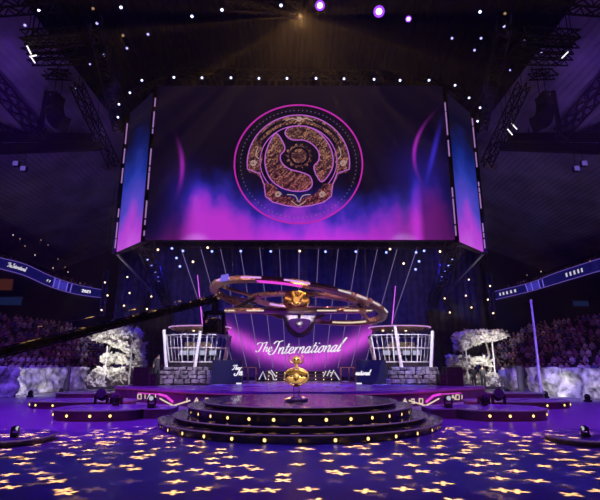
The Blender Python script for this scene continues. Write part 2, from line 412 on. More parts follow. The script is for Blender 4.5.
# ------------------------------------------------------------------ hanging screen
def em_mat(name, build):
    m = bpy.data.materials.new(name); m.use_nodes = True; nt = m.node_tree; b = nt.nodes['Principled BSDF']
    b.inputs['Base Color'].default_value = (.004, .004, .006, 1); b.inputs['Roughness'].default_value = .8; b.inputs['Specular IOR Level'].default_value = .08
    uv = coord(nt, 'UV'); u, w, _ = xyz(nt, uv)
    col = build(nt, u, w)
    nt.links.new(col.k, b.inputs['Emission Color']); b.inputs['Emission Strength'].default_value = 1
    return m
def front_picture(nt, u, w):
    wide = vec(nt, u * 2.0, w)
    n1 = tex(nt, 3.2, 5, wide); n2 = tex(nt, 9, 4, vec(nt, u * 2.4, w * .7))
    h = u.ramp([(0, .22), (.1, .34), (.16, .47), (.24, .45), (.30, .38), (.38, .31), (.5, .29), (.62, .29), (.75, .32), (.84, .33), (.9, .47), (.95, .5), (1, .36)], 'EASE')
    d = h + (n1 - .5) * .34 + (n2 - .5) * .15 - w
    t = d.step(-.05, .36)
    bright = u.ramp([(0, .05), (.09, .14), (.17, .8), (.3, .8), (.45, 1), (.6, 1), (.78, .75), (.85, .5), (.88, .85), (.91, .22), (1, .12)], 'EASE')
    hue = t.ramp([(0, (0, 0, 0)), (.22, (.006, .008, .16)), (.45, (.04, .02, .42)), (.68, (.22, .03, .62)), (1, (.58, .035, .70))])
    c = mixc(nt, 1.0, hue, bright, 'MULTIPLY')
    wl = u - ((w - .42) * (w - .42) * -.5 + .105); wr = u - ((w - .50) * (w - .50) * .8 + .885); wb = u - ((w - .50) * .16 + .945)
    a = wl.bell(0, .007) * w.bell(.46, .11) * .7; b_ = wr.bell(0, .006) * w.bell(.58, .13) * .8; e = wb.bell(0, .008) * w.bell(.54, .14) * .55
    haze_ = u.bell(.9, .09) * w.bell(.40, .16) * .16 + u.bell(.12, .06) * w.bell(.3, .14) * .16
    c = mixc(nt, 1.0, c, mixc(nt, a + b_, (0, 0, 0), (.40, .02, .48)), 'ADD')
    c = mixc(nt, 1.0, c, mixc(nt, e + haze_, (0, 0, 0), (.05, .03, .75)), 'ADD')
    sv = tex(nt, 60, 0, vec(nt, u * 1.9, w), 'ShaderNodeTexVoronoi'); star = (sv * -1.0 + .085).step(0, .05) * tex(nt, 4, 2, wide).step(.52, .62)
    c = mixc(nt, 1.0, c, mixc(nt, star * .35, (0, 0, 0), (.25, .22, .45)), 'ADD')
    return mixc(nt, 1.0, c, (.0035, .0015, .012), 'ADD')
def side_picture(nt, u, w):
    n1 = tex(nt, 3.0, 4, vec(nt, u * .8, w * 2.0))
    d = w + (n1 - .5) * .30 + (u - .5).f('ABSOLUTE') * .25
    return d.ramp([(0, (.55, .10, .72)), (.16, (.42, .05, .62)), (.32, (.10, .06, .55)), (.50, (.02, .04, .38)), (.68, (.004, .012, .14)), (.86, (.004, .003, .02))])
FM, SM = em_mat('screen_picture', front_picture), em_mat('side_screen_picture', side_picture)
SZ0, SZ1, SW, SY = 7.68, 16.15, 7.55, 22.0
HS = thing('hanging_screen', 'huge hanging video screen showing a round emblem over magenta mist', 'screen', (0, SY, SZ0))
sheet('front_panel', lambda u, v: Vector(((u - .5) * 2 * SW, SY, SZ0 + (SZ1 - SZ0) * v)), 2, 2, FM, HS, .06)
OX, OY = 9.98, 24.5
for s_ in (-1, 1):
    lo = (lambda u: Vector((s_ * (SW + .18 + (OX - SW - .3) * u), SY + .15 + (OY - SY - .2) * u, 0)))
    sheet('side_panel', lambda u, v: lo(u) + Vector((0, 0, SZ0 + (SZ1 - SZ0 - .2) * v)), 2, 2, SM, HS, .06)
    for (x, y, z1) in ((SW + .05, SY - .02, SZ1), (OX, OY, SZ1 - .3)):
        MB().box((s_ * (x + .05), y + .1, (SZ0 + z1) / 2 - .05), (.24, .2, z1 - SZ0 + .1)).build('edge_post', M['black'], HS, world=True)
        z = SZ0 + .2; k = 0
        while z < z1 - .3:
            L = random.choice((.5, .9, 1.3, .25)); L = min(L, z1 - .2 - z)
            if k % 4 != 3: MB().box((s_ * (x + .02), y - .02, z + L / 2), (.055, .05, L)).build('edge_light', G['edgebar'], HS, world=True)
            z += L + random.choice((.06, .1, .3)); k += 1
hb = [(-OX, OY + .2), (-SW - .1, SY + .12), (SW + .1, SY + .12), (OX, OY + .2)]
back = [(OX - .15, OY + .55), (SW - .1, SY + .5), (-SW + .1, SY + .5), (-OX + .15, OY + .55)]
MB().prism(hb + back, SZ0 + .02, SZ1 - .15).build('housing', M['black'], HS, world=True)
for s_ in (-1, 1):
    MB().bar((s_ * OX, OY + .1, SZ0 - .02), (s_ * (OX + 2.2), 38, SZ0 - .02), .1).build('rear_rail', M['alu'], HS, world=True)
for x in (-7, -3.5, 0, 3.5, 7): MB().tube([(x, SY + .3, SZ1 - .2), (x, SY + .3, roof_z(x) - .05)], .03, 5).build('hanging_cable', M['black'], HS, world=True)
for s_ in (-1, 1): MB().tube([(s_ * (OX + 2.1), 37.9, SZ0), (s_ * (OX + 2.1), 37.9, roof_z(12) - .05)], .03, 5).build('hanging_cable', M['black'], HS, world=True)
# the emblem on the picture: thin lit shapes on the panel
EC, ER = Vector((-.08, SY - .035, 11.74)), 3.25
ef = lambda x, y, d: EC + Vector((x * ER, -d, y * ER))
def circ(r, a0=0, a1=360, n=72, c=(0, 0)): return [(c[0] + r * math.cos(math.radians(a0 + (a1 - a0) * i / n)), c[1] + r * math.sin(math.radians(a0 + (a1 - a0) * i / n))) for i in range(n + (0 if a1 - a0 == 360 else 1))]
def em_gold():
    m = bpy.data.materials.new('emblem_relief'); m.use_nodes = True; nt = m.node_tree; b = nt.nodes['Principled BSDF']
    b.inputs['Base Color'].default_value = (.01, .008, .01, 1); b.inputs['Roughness'].default_value = .8; b.inputs['Specular IOR Level'].default_value = .05
    co = coord(nt, 'Object'); x, y, z = xyz(nt, co)
    n = tex(nt, 3.2, 6, co); r = tex(nt, 10, 6, vec(nt, x + n * 1.2, y, z + n * 1.2))
    c = (r.step(.38, .66)).ramp([(0, (.012, .004, .012)), (.5, (.085, .026, .035)), (1, (.42, .21, .12))])
    low = z.step(5.6, 1.2)
    c = mixc(nt, low * .8, c, mixc(nt, 1.0, c, (1, .36, 1.0), 'MULTIPLY'))
    nt.links.new(c.k, b.inputs['Emission Color']); b.inputs['Emission Strength'].default_value = 1
    return m
def field_mat():                         # dark disc with the blue mist rising into its lower edge
    m = bpy.data.materials.new('emblem_field'); m.use_nodes = True; nt = m.node_tree; b = nt.nodes['Principled BSDF']
    b.inputs['Base Color'].default_value = (.004, .004, .005, 1); b.inputs['Specular IOR Level'].default_value = .05; b.inputs['Roughness'].default_value = .8
    co = coord(nt, 'Object'); x, y, z = xyz(nt, co)
    t = (z + (tex(nt, .9, 4, co) - .5) * 2.2).step(3.4, .7)
    nt.links.new(t.ramp([(0, (.004, .0015, .012)), (.4, (.008, .008, .13)), (.75, (.08, .02, .40)), (1, (.34, .03, .60))]).k, b.inputs['Emission Color']); b.inputs['Emission Strength'].default_value = 1
    return m
EG = em_gold()
E = MB().prism(circ(1.0), 0, .006, ef); em = E.build('emblem', field_mat(), HS, world=True); em['_at'] = HS['_at']
MB().ribbon(circ(1.0, n=120), .022, ef, .006, .03, True).build('ring', G['em_ring'], em, world=True)
mb = MB()
for i in range(84):
    a = 2 * PI * i / 84; mb.prism(circ(.0085, n=6, c=(.905 * math.cos(a), .905 * math.sin(a))), .006, .025, ef)
mb.build('dot_pattern', G['em_dot'], em, world=True)
def nrm(pts): return [((x - 275) / 244, (252 - y) / 213) for x, y in pts]
outer = [(.8 * math.cos(math.radians(a)), .82 * math.sin(math.radians(a))) for a in range(-8, 189, 4)] + nrm([(100, 283), (128, 292), (146, 330), (152, 372), (180, 392), (230, 404), (275, 409), (320, 404), (370, 392), (398, 372), (404, 330), (422, 292), (450, 283)])
mb = MB()                               # gold body of the shield, in wedges
mb.ribbon(circ(.785, 10, 170, 60), .035, ef, .006, .02); mb.ribbon(circ(.70, 18, 162, 60), .05, ef, .006, .02)
mb.build('shield_arc', EG, em, world=True)
for q in ([(86, 285), (84, 230), (100, 170), (128, 185), (138, 230), (130, 280), (150, 340), (120, 295)],
          [(464, 285), (466, 230), (450, 170), (422, 185), (412, 230), (420, 280), (400, 340), (430, 295)],
          [(152, 372), (146, 330), (180, 330), (215, 365), (262, 380), (275, 408), (230, 404), (180, 392)],
          [(398, 372), (404, 330), (370, 330), (335, 365), (288, 380), (275, 408), (320, 404), (370, 392)],
          [(220, 92), (275, 78), (330, 92), (300, 104), (275, 116), (250, 104)]):
    P = cr(nrm(q), 4, True); o = MB().prism(P, .006, .022, ef).build('scrollwork', EG, em, world=True)
    c0 = sum((Vector(p) for p in P), Vector((0, 0))) / len(P)
mb = MB(); mb.ribbon(cr(outer, 1, True), .016, ef, .006, .03, True); mb.build('shield_outline', G['em_line'], em, world=True)
mb = MB(); mb.ribbon(circ(.60, -40, 220, 80, (0, .03)), .012, ef, .006, .03); mb.build('inner_outline', G['em_line'], em, world=True)
for q in ([(224, 150), (232, 128), (262, 120), (310, 122), (360, 148), (396, 195), (408, 245), (398, 285), (366, 321), (345, 302), (334, 268), (352, 246), (352, 215), (330, 188), (296, 172), (250, 170)],
          [(190, 147), (165, 178), (149, 225), (150, 270), (172, 315), (215, 344), (265, 355), (310, 350), (327, 330), (318, 302), (285, 288), (240, 276), (212, 254), (206, 228), (222, 208), (218, 185)]):
    P = cr(nrm(q), 5, True)
    lb = MB().prism(P, .006, .03, ef).build('swirl', EG, em, world=True); lb['_at'] = HS['_at']
    em2 = MB(); em2.ribbon(P, .017, ef, .03, .04, True); em2.build('swirl_outline', G['em_line'], em, world=True)
EB = glow('emblem_bright', (.75, .50, .48), .6)
for cx, cy, rr in ((104, 256, 13), (446, 256, 13), (199, 366, 12), (364, 366, 12), (278, 94, 11)):
    c = nrm([(cx, cy)])[0]; k = rr / 244
    P = [(c[0] + k * (1 - i / 46) * math.cos(i * .42), c[1] + k * (1 - i / 46) * math.sin(i * .42)) for i in range(34)]
    MB().ribbon(P, .011, ef, .022, .034).build('scroll_line', EB, em, world=True)
for P in ([(232, 366), (262, 370), (275, 392)], [(320, 366), (292, 370), (279, 392)], [(250, 388), (275, 404), (302, 388)], [(120, 195), (112, 225), (124, 240)], [(430, 195), (438, 225), (426, 240)], [(225, 100), (250, 90), (268, 96)], [(330, 100), (305, 90), (288, 96)]):
    MB().ribbon(cr(nrm(P), 5), .012, ef, .022, .034).build('scroll_line', EB, em, world=True)
mb = MB(); bc = (.01, .11)
mb.prism(circ(.12, n=30, c=bc), .006, .03, ef)
for i in range(14): mb.prism(circ(.022, n=8, c=(bc[0] + .19 * math.cos(i * PI / 7), bc[1] + .19 * math.sin(i * PI / 7))), .006, .025, ef)
mb.ribbon(circ(.17, c=bc), .014, ef, .006, .02, True)
mb.build('boss', EG, em, world=True)

# ------------------------------------------------------------------ lamps and trusses below the screen
WARM = [(158, 249.6), (207.7, 247.5), (193, 261.6), (299.7, 251), (390, 249), (440, 251.4), (403.6, 263.4)]
BLUE = [(172, 248), (183, 250.6), (212, 251), (240.8, 250.8), (270.8, 251), (325.5, 251.3), (355.8, 251.3), (386.3, 252), (416, 252), (424, 250.5), (180, 266), (176.6, 257.6), (419, 261), (415.5, 269)]
for i, (px, py) in enumerate(sorted(WARM)):
    p = at(px, py, 27); spot(p, (p.x * .4, 8, 1), .085, 'warm', f'{ORD[i + 1]} warm white lamp from the left on the truss under the screen', 'warm lamps under the screen')
for i, (px, py) in enumerate(sorted(BLUE)):
    p = at(px, py, 27.6); spot(p, (p.x * .6, 14, 0), .095, 'blue', f'{ORD[i + 1]} bluish spotlight from the left on the truss under the screen', 'bluish spotlights under the screen')
truss('lighting_truss', at(163, 244, 27.8), at(437, 244, 27.8), .45, 'long truss of lamps right beneath the big screen', hang=(.02, .98), chord=.04)
for s_ in (-1, 1):
    sd = SIDE[s_]; mx = (lambda p: p if s_ < 0 else 600 - p)
    truss('lighting_truss', at(mx(146), 246, 26), at(mx(168), 304, 46), .75, f'purple-lit truss running back under the screen on the {sd}', hang=(.3, .7), chord=.05)
    for i, (px, py, Y) in enumerate(((147.4, 259.6, 29), (151.4, 265.6, 32), (155, 271.6, 35), (158, 276.4, 38), (158.5, 281, 41))):
        p = at(mx(px), py, Y); spot(p, (0, 14, 0), .075, 'blue', f'{ORD[i + 1]} bluish lamp from the front on the {sd} truss running back', f'lamps on the {sd} truss running back')
    # hanging ladders with warm lamps
    TW = [(127.4, 277), (129.6, 293), (124, 305.6)], [(105, 282.4), (107.6, 295.4), (101.6, 310)], [(151.4, 296.4), (147, 309)]
    if s_ > 0: TW = [(131.2, 279.6), (134.2, 295.6), (128.6, 307.4)], [(110, 286), (112.2, 299.6), (106.8, 313.2)], [(155.4, 298.4), (150.2, 312.4)]
    n = 0
    for k, lst in enumerate(TW):
        x0 = sum(q[0] for q in lst) / len(lst)
        a, b = at(mx(x0), lst[0][1] - 14, 42), at(mx(x0), lst[-1][1] + 6, 42); b.x = a.x
        truss('ladder_truss', a + Vector((0, .4, 0)), b + Vector((0, .4, 0)), .35, f'{("middle", "outer", "inner")[k]} vertical hanging truss with warm lamps behind the {sd} trees', hang=(0,), chord=.03)
        for px, py in lst:
            n += 1; p = at(mx(px), py, 41.6); spot(p, (p.x * .3, 6, 1), .095, 'warm', f'{ORD[n]} warm lamp on the {sd} hanging trusses, counting each truss downward', f'warm lamps on the {sd} hanging trusses')

# ------------------------------------------------------------------ back curtain
mb = MB(); ring = []
for i in range(241):
    x = -20.5 + 41 * i / 240; ring.append((x, 51.6 + .16 * math.sin(i * 1.5) + .06 * math.sin(i * .63)))
mb.loft([[Vector((x, y, z)) for z in (0, 15)] for x, y in ring], False)
bmesh.ops.remove_doubles(mb.bm, verts=mb.bm.verts, dist=1e-4)
o = mb.build('back_curtain', M['curtain'], smooth=True); tag(o, 'dark pleated curtain hanging across the back of the hall', 'curtain')
md = o.modifiers.new('thickness', 'SOLIDIFY'); md.thickness = .03

# ------------------------------------------------------------------ stage deck
DZ = .69
def front_y(x):
    ax = abs(x)
    return 28.22 - math.sqrt(8.64 ** 2 - ax * ax) if ax < 6.9 else 23.02 + (ax - 6.9) * .8
xs = [-9.6 + 19.2 * i / 96 for i in range(97)]
fr = [(x, front_y(x)) for x in xs]
ST_ = thing('main_stage', 'wide glossy stage deck with a curved magenta-lit front', 'stage', (0, 26, 0))
MB().prism([(x, y + .12) for x, y in fr] + [(9.6, 42), (-9.6, 42)], 0.002, DZ - .1).build('base', M['riser'], ST_, world=True)
MB().prism(fr + [(9.6, 42), (-9.6, 42)], DZ - .1, DZ).build('deck', M['deck'], ST_, world=True)
MB().tube([(x, y + .06, DZ - .125) for x, y in fr], .018, 6).build('edge_light', G['edge'], ST_, world=True)
def on_front(px, py):
    d = ray(px, py); t = 5.0
    while d.y * t < front_y(d.x * t) + .10: t += .01
    return Vector((0, 0, EYE)) + d * t
def front_path(pts, r, mtl, name):
    MB().tube([on_front(*p) for p in pts], r, 6).build(name, mtl, ST_, world=True)
for s_ in (-1, 1):
    mx = (lambda p: p if s_ < 0 else 599 - p)
    front_path([(mx(160), 398.5), (mx(173), 405.5)], .035, G['warmbar'], 'chevron_light'); front_path([(mx(174), 405.5), (mx(190), 400.5)], .035, G['warmbar'], 'chevron_light')
    front_path([(mx(159), 394.2), (mx(166), 396), (mx(173), 402)], .055, G['magenta'], 'magenta_light'); front_path([(mx(138), 393), (mx(159), 394.2)], .02, G['magenta'], 'magenta_light')
    def strokes(cx, cy, segs, w=.028, h=4.6):
        mb = MB()
        for sg in segs: mb.tube([on_front(cx + a * 4.2, cy - b * h) for a, b in sg], w, 5)
        mb.build('lit_letter', G['warmbar'], ST_, world=True)
    LA, LI, LU, L2 = [[(-.5, -.5), (0, .5), (.5, -.5)], [(-.25, -.1), (.25, -.1)]], [[(0, -.5), (0, .5)]], [[(-.4, .5), (-.4, -.5), (.4, -.5), (.4, .5), (-.4, .5)]], [[(-.4, .4), (.3, .4), (.3, 0), (-.4, -.5), (.4, -.5)]]
    if s_ < 0:
        for cx, L in ((139.5, LU), (145, LI), (149.5, LA), (155.5, LI), (187, LI), (196.5, LA), (207, L2)): strokes(cx, 396.6 if cx < 160 else 400.2, L)
    else:
        for cx, L in ((405, LA), (413, L2), (421, LU), (449, LI), (453, LA), (457.5, LU), (462, LI)): strokes(cx, 397.2 if cx > 440 else 401, L)

# ------------------------------------------------------------------ round stepped stage
CY = 15.3
RS = thing('round_stage', 'round stepped stage ringed with warm step lights before the main deck', 'stage', (0, CY, 0))
TIERS = [(4.23, 0.002, .21), (3.80, .21, .33), (3.41, .33, .575), (2.95, .575, DZ)]
for i, (R, z0, z1) in enumerate(TIERS):
    t = MB().lathe([(.05, z0), (R - .04, z0), (R - .04, z1 - .05), (R, z1 - .05), (R, z1 - .008), (R - .01, z1), (.05, z1)], 120).build('tier', M['stage'], RS)
    MB().tube([((R + .004) * math.cos(a), (R + .004) * math.sin(a), z1 - .012) for a in [2 * PI * k / 120 for k in range(120)]], .013, 6, True).build('nosing', G['nose'], t)  # rim glows in place of the light a shiny nosing reflects
    if i in (0, 2):
        for k in range(-8, 9):
            a = math.radians(-90 + k * 10.9); c = Vector((math.cos(a) * (R - .035), math.sin(a) * (R - .035), (z0 + z1) / 2 - .02)); n_ = Vector((math.cos(a), math.sin(a), 0))
            q = n_.to_track_quat('Z', 'Y').to_matrix()
            l = MB().lathe([(.02, .006), (.04, .006), (.04, -.01), (.02, -.01)], 16, c, q)
            l = l.build('step_light', G['tungsten'] if not (i == 0 and k == 0) else G['faint'], t)
            MB().tube([c + q @ Vector((.052 * math.cos(j * PI / 8), .052 * math.sin(j * PI / 8), .006)) for j in range(16)], .012, 5, True).build('bezel', M['black'], l)

# low side platforms
def oval(a, b, c, n=64): return [(c[0] + a * math.copysign(abs(math.cos(t)) ** .75, math.cos(t)), c[1] + b * math.copysign(abs(math.sin(t)) ** .75, math.sin(t))) for t in [2 * PI * i / n for i in range(n)]]
def platform(label, c, a, b, h, lights=(), group=None):
    r = thing('stage_platform', label, 'platform', (c[0], c[1], 0), group)
    MB().prism(oval(a - .05, b - .05, (0, 0)), .002, h - .05).build('skirt', M['riser'], r, smooth=False)
    MB().prism(oval(a, b, (0, 0)), h - .05, h).build('top', M['deck'], r)
    MB().tube([(x, y, h - .012) for x, y in oval(a + .004, b + .004, (0, 0))], .012, 6, True).build('nosing', G['nose'], r)  # glow painted on the nosing as its reflected light
    for px in lights:                    # lamps let into the skirt, facing the hall
        best = min(oval(a - .05, b - .05, (0, 0), 720), key=lambda q: abs(300 + F * (c[0] + q[0]) / ((c[1] + q[1]) * 1.027) - px) + (50 if q[1] > -.15 * b else 0))
        p = Vector((best[0], best[1], h * .48)); q = Vector((best[0] * .5 / a / a, best[1] / b / b, 0)).normalized().to_track_quat('Z', 'Y').to_matrix()
        l = MB().lathe([(.02, .012), (.045, .012), (.045, -.02), (.02, -.02)], 14, p, q).build('step_light', G['tungsten'], r)
        MB().tube([p + q @ Vector((.058 * math.cos(j * PI / 8), .058 * math.sin(j * PI / 8), .01)) for j in range(16)], .012, 5, True).build('bezel', M['black'], l)
    return r
for s_ in (-1, 1):
    sd = SIDE[s_]; mx = (lambda p: p if s_ < 0 else 600 - p)
    platform(f'nearest low oval platform with four step lights, {sd} of the round stage', (s_ * 6.72, 16.75), 1.5, 1.25, .34, [mx(p) for p in (65.5, 85, 106, 125)])
    platform(f'second low platform with three step lights, behind the {sd} oval one', (s_ * 9.2, 20.9), 2.2, 1.1, .30, [mx(p) for p in (42, 55, 71)])
    platform(f'farthest low platform without lights, beside the {sd} end of the main stage', (s_ * 11.45, 26.4), 1.7, .9, .32)
    platform(f'low dark riser at the {sd} edge of the floor, nearest the camera', (s_ * 7.75, 11.6), 1.95, 1.1, .14)
    r = thing('walkway', f'low dark walkway joining the round stage to the {sd} oval platform', 'walkway', (s_ * 4.75, 16.9, 0))
    MB().box((0, 0, .15), (.86, 1.2, .29)).build('base', M['riser'], r, bevel=.01); MB().box((0, 0, .305), (.9, 1.25, .03)).build('top', M['deck'], r, bevel=.008)

# moving-head lights standing on the floor
def moving_head(p, label, k, target, sc=1.0, group='moving heads on the floor'):
    r = thing('moving_head_light', label, 'stage light', p, group); r.scale = (sc,) * 3
    MB().box((0, 0, .09), (.38, .34, .18)).build('base', M['plastic'], r, bevel=.03)
    y = MB(); y.bar((-.2, 0, .2), (-.2, 0, .55), .06, .14); y.bar((.2, 0, .2), (.2, 0, .55), .06, .14); y.bar((-.23, 0, .205), (.23, 0, .205), .14, .05); y.build('yoke', M['black'], r, bevel=.01)
    c = Vector((0, 0, .5)); q = (Vector(target) - Vector(p) - c).to_track_quat('-Z', 'Y').to_matrix()
    MB().lathe([(.05, .2), (.13, .16), (.165, 0), (.15, -.16), (.165, -.2), (.14, -.2)], 18, c, q).build('head', M['plastic'], r, smooth=False)
    MB().lathe([(.02, -.205), (.12, -.2), (.12, -.19), (.02, -.19)], 18, c, q).build('lens', G.get(k) or M[k], r)
    return r
for s_ in (-1, 1):
    sd = SIDE[s_]; mx = (lambda p: p if s_ < 0 else 600 - p)
    moving_head((s_ * 6.45, 11.25, .14), f'moving-head light with a white lens on the dark riser at the {sd} edge', 'mon', (s_ * 2.0, 9, .9), .38)
    moving_head((s_ * 5.02, 16.6, .32), f'small moving-head light glinting white on the {sd} walkway', 'mon', (s_ * 4, 0, 3), .62)
    for i, (dx, sc) in enumerate(((0, 1.15), (.55, 1.0))):
        moving_head((s_ * (7.75 - dx * 1.2), 19.1 - .2 * i, 0), f'{("outer", "inner")[i]} dark moving-head light of the pair behind the {sd} oval platform', 'plastic', (s_ * 6, 10, 5), sc)
    moving_head((s_ * 6.5, 17.3, .34), f'dark moving-head light lying low on top of the {sd} oval platform', 'plastic', (s_ * 9, 22, 4), .5)

# ------------------------------------------------------------------ rocky barriers
def rock_barrier(p, q, h, label, cap=.55):
    p, q = Vector((*p, 0)), Vector((*q, 0)); L = (q - p).length; t = (q - p) / L; n = Vector((t.y, -t.x, 0))
    if n.y > 0: n = -n
    r = MB(); nu, nv = max(8, int(L / .14)), 14; seed = Vector((p.x * 1.7, p.y, 3))
    fronts = []
    for i in range(nu + 1):
        s = L * i / nu; col = []
        for j in range(nv + 1):
            z = h * j / nv; base = p + t * s
            d = .42 * noise.fractal(seed + Vector((s * .8, z * 1.1, 0)), 1, 2, 5) + .14 * abs(noise.noise(seed + Vector((s * 2.2 + z, z * 2.6, 5))))
            hz = z + (.10 * noise.noise(seed + Vector((s * 1.4, 9, 0))) if j == nv else 0)
            col.append(base + n * (.30 + d * min(1, (nv - j + 3) / 5)) + Vector((0, 0, max(.002, hz))))
        fronts.append(col + [base - n * .25 + Vector((0, 0, h - .05)), base - n * .25 + Vector((0, 0, .002))])
    r.loft(fronts); o = r.build('rock_barrier', M['rock'], smooth=True); tag(o, label, 'barrier', 'rocky barriers before the stands'); return o
def fl(px, py): d = gp(px, py); return (d.x, d.y)
def bar_px(a, b, h, label):              # base line of a barrier, set back half its thickness from its foot
    p, q = gp(*a), gp(*b); k = lambda v: (v.x * (1 + .62 / v.y) + .3 * math.copysign(1, v.x), v.y + .5)
    return rock_barrier(k(p), k(q), h, label)
bar_px((-60, 405), (15, 397.4), 1.66, 'dark end piece of the left rocky barrier, nearest the camera')
bar_px((17, 396), (63.5, 391.8), 1.62, 'long white-lit rocky barrier before the left crowd')
bar_px((71.5, 391.2), (88, 390), 1.62, 'short bluish rocky barrier next to the left trees')
bar_px((640, 403.5), (526, 394.3), 1.60, 'long white-lit rocky barrier before the right crowd')
bar_px((514, 393), (503, 391.5), 1.58, 'short rocky barrier next to the right trees')
for x, y, sd in ((gp(67.5, 391.5).x - .3, gp(67.5, 391.5).y + .3, 'left'), (gp(519.5, 393.5).x + .3, gp(519.5, 393.5).y + .3, 'right')):
    mb = MB(); mb.loft([[Vector((x + .2 * math.cos(a) * (1 + .08 * math.sin(9 * a + z * 3)), y + .2 * math.sin(a), z)) for a in [2 * PI * k / 28 for k in range(28)]] for z in (.002, .5, 1.0, 1.5, 1.62, 1.72)])
    o = mb.build('draped_post', M['curtain'], smooth=True); tag(o, f'dark blue draped post in the gap of the {sd} rocky barriers', 'post')
# uplights
UP = []
for px, py, sd, wx, wy in ((30, 397.2, 'left', 33, 394.6), (61, 394.2, 'left', 57, 392), (546, 398.2, 'right', 548, 396), (508, 394.6, 'right', 509, 392.3), (588, 402, 'right', 591, 399.6)):
    UP.append((px, py, sd, gp(wx, wy).x, gp(wx, wy).y + .3))
for i, (px, py, sd, tx, ty) in enumerate(UP):
    g = gp(px, py); r = thing('floor_uplight', f'small black uplight on the floor before the {sd} rocky barrier, {("outer", "inner", "middle", "innermost", "outermost")[i]} one', 'stage light', g, 'uplights before the barriers')
    d = Vector((tx, ty, 1.0)) - g
    MB().box((0, 0, .05), (.3, .25, .1)).build('base', M['black'], r, bevel=.02)
    q = d.to_track_quat('-Z', 'Y').to_matrix()
    MB().lathe([(.03, .12), (.13, .1), (.14, -.12), (.12, -.12)], 14, (0, 0, .2), q).build('head', M['black'], r)
    MB().lathe([(.02, -.125), (.11, -.12), (.11, -.11), (.02, -.11)], 14, (0, 0, .2), q).build('lens', G['small'], r)

# ------------------------------------------------------------------ pale set trees
def clump(mb, poly, Y, depth, n, size):
    P = [at(x, y, Y) for x, y in poly]; xs_, zs = [p.x for p in P], [p.z for p in P]; k = 0
    def inside(x, z):
        c = False
        for a, b in zip(P, P[1:] + P[:1]):
            if (a.z > z) != (b.z > z) and x < (b.x - a.x) * (z - a.z) / (b.z - a.z) + a.x: c = not c
        return c
    while k < n:
        x, z = random.uniform(min(xs_), max(xs_)), random.uniform(min(zs), max(zs))
        if not inside(x, z): continue
        y = Y + random.uniform(-depth, depth)
        if noise.noise(Vector((x * 1.6, y * 1.6, z * 2.0))) < -.02: 
            if random.random() < .95: k += .25; continue
        k += 1; c = Vector((x, y, z)); s = size * random.uniform(.6, 1.4)
        a = Vector((random.gauss(0, 1), random.gauss(0, .6), random.gauss(0, .8))).normalized(); b = a.cross(Vector((random.gauss(0, 1), random.gauss(0, 1), random.gauss(0, 1)))).normalized(); u = a.cross(b) * .12
        v = [mb.bm.verts.new(c + w * s) for w in (-a, b * .45 + u, a, -b * .45 + u)]
        mb._f([v[0], v[1], v[2]]); mb._f([v[0], v[2], v[3]])
def set_tree(label, Y, crown, mid, low, poles, z0, trunk):
    c = at(sum(p[0] for p in crown) / len(crown), 386, Y); c.z = 0
    r = thing('set_tree', label, 'tree', c)
    for nm, poly, dp, n in (('canopy', crown, 1.1, 1900), ('middle_foliage', mid, .8, 700), ('base_foliage', low, 1.0, 1300)):
        mb = MB(); clump(mb, poly, Y, dp, n, .24); mb.build(nm, M['leaf'], r, world=True)
    for x, y0 in poles:
        a = at(x, y0, Y - .9); MB().tube([Vector((a.x, a.y, .002)), a], .06, 8).build('pole', M['white'], r, world=True)
    mb = MB()
    for path in trunk:
        P = [at(x, y, Y + .1) for x, y in path]; mb.tube(cr([tuple(p) for p in P], 4), .16, 7, r2=.05)
    mb.build('branches', M['branch'], r, world=True)
    P = [at(x, y, Y) for x, y in low]; x0, x1 = min(p.x for p in P), max(p.x for p in P)
    MB().prism([(x0 - .1, Y - 1.3), (x1 + .1, Y - 1.3), (x1 + .1, Y + 1.3), (x0 - .1, Y + 1.3)], .002, .18).build('plinth', M['stage'], r, world=True)
set_tree('pale-leaved set tree with a wedge-shaped canopy on poles, by the left barrier', 38,
         [(89, 334), (100, 330), (114, 328), (132, 327), (140, 331), (143, 341), (140, 350), (131, 353), (120, 348), (108, 342), (98, 340)],
         [(104, 354), (128, 355), (130, 362), (140, 346), (145, 365), (138, 368), (128, 363), (106, 362)],
         [(90, 376), (96, 372), (105, 366), (118, 369), (130, 367), (131, 384), (90, 386)], ((107.5, 346), (131.5, 352)), .18,
         ([(106, 386), (106, 372), (107, 356), (114, 338)], [(106, 366), (118, 358), (128, 357)], [(128, 386), (133, 366), (137, 350), (128, 337)]))
set_tree('pale-leaved set tree with a flat broad canopy on poles, by the right barrier', 38,
         [(455, 334), (466, 331), (480, 331), (503, 331), (502, 338), (490, 341), (478, 343), (466, 347), (458, 352), (456, 344)],
         [(448, 356), (462, 356), (476, 357), (489, 357), (489, 366), (476, 364), (462, 370), (450, 366)],
         [(463, 374), (476, 377), (489, 372), (500, 376), (500, 386), (463, 387)], ((465.5, 346), (492, 341)), .18,
         ([(470, 386), (466, 370), (463, 356), (462, 340)], [(466, 366), (480, 360), (487, 360)], [(494, 386), (490, 366), (488, 350), (484, 337)]))

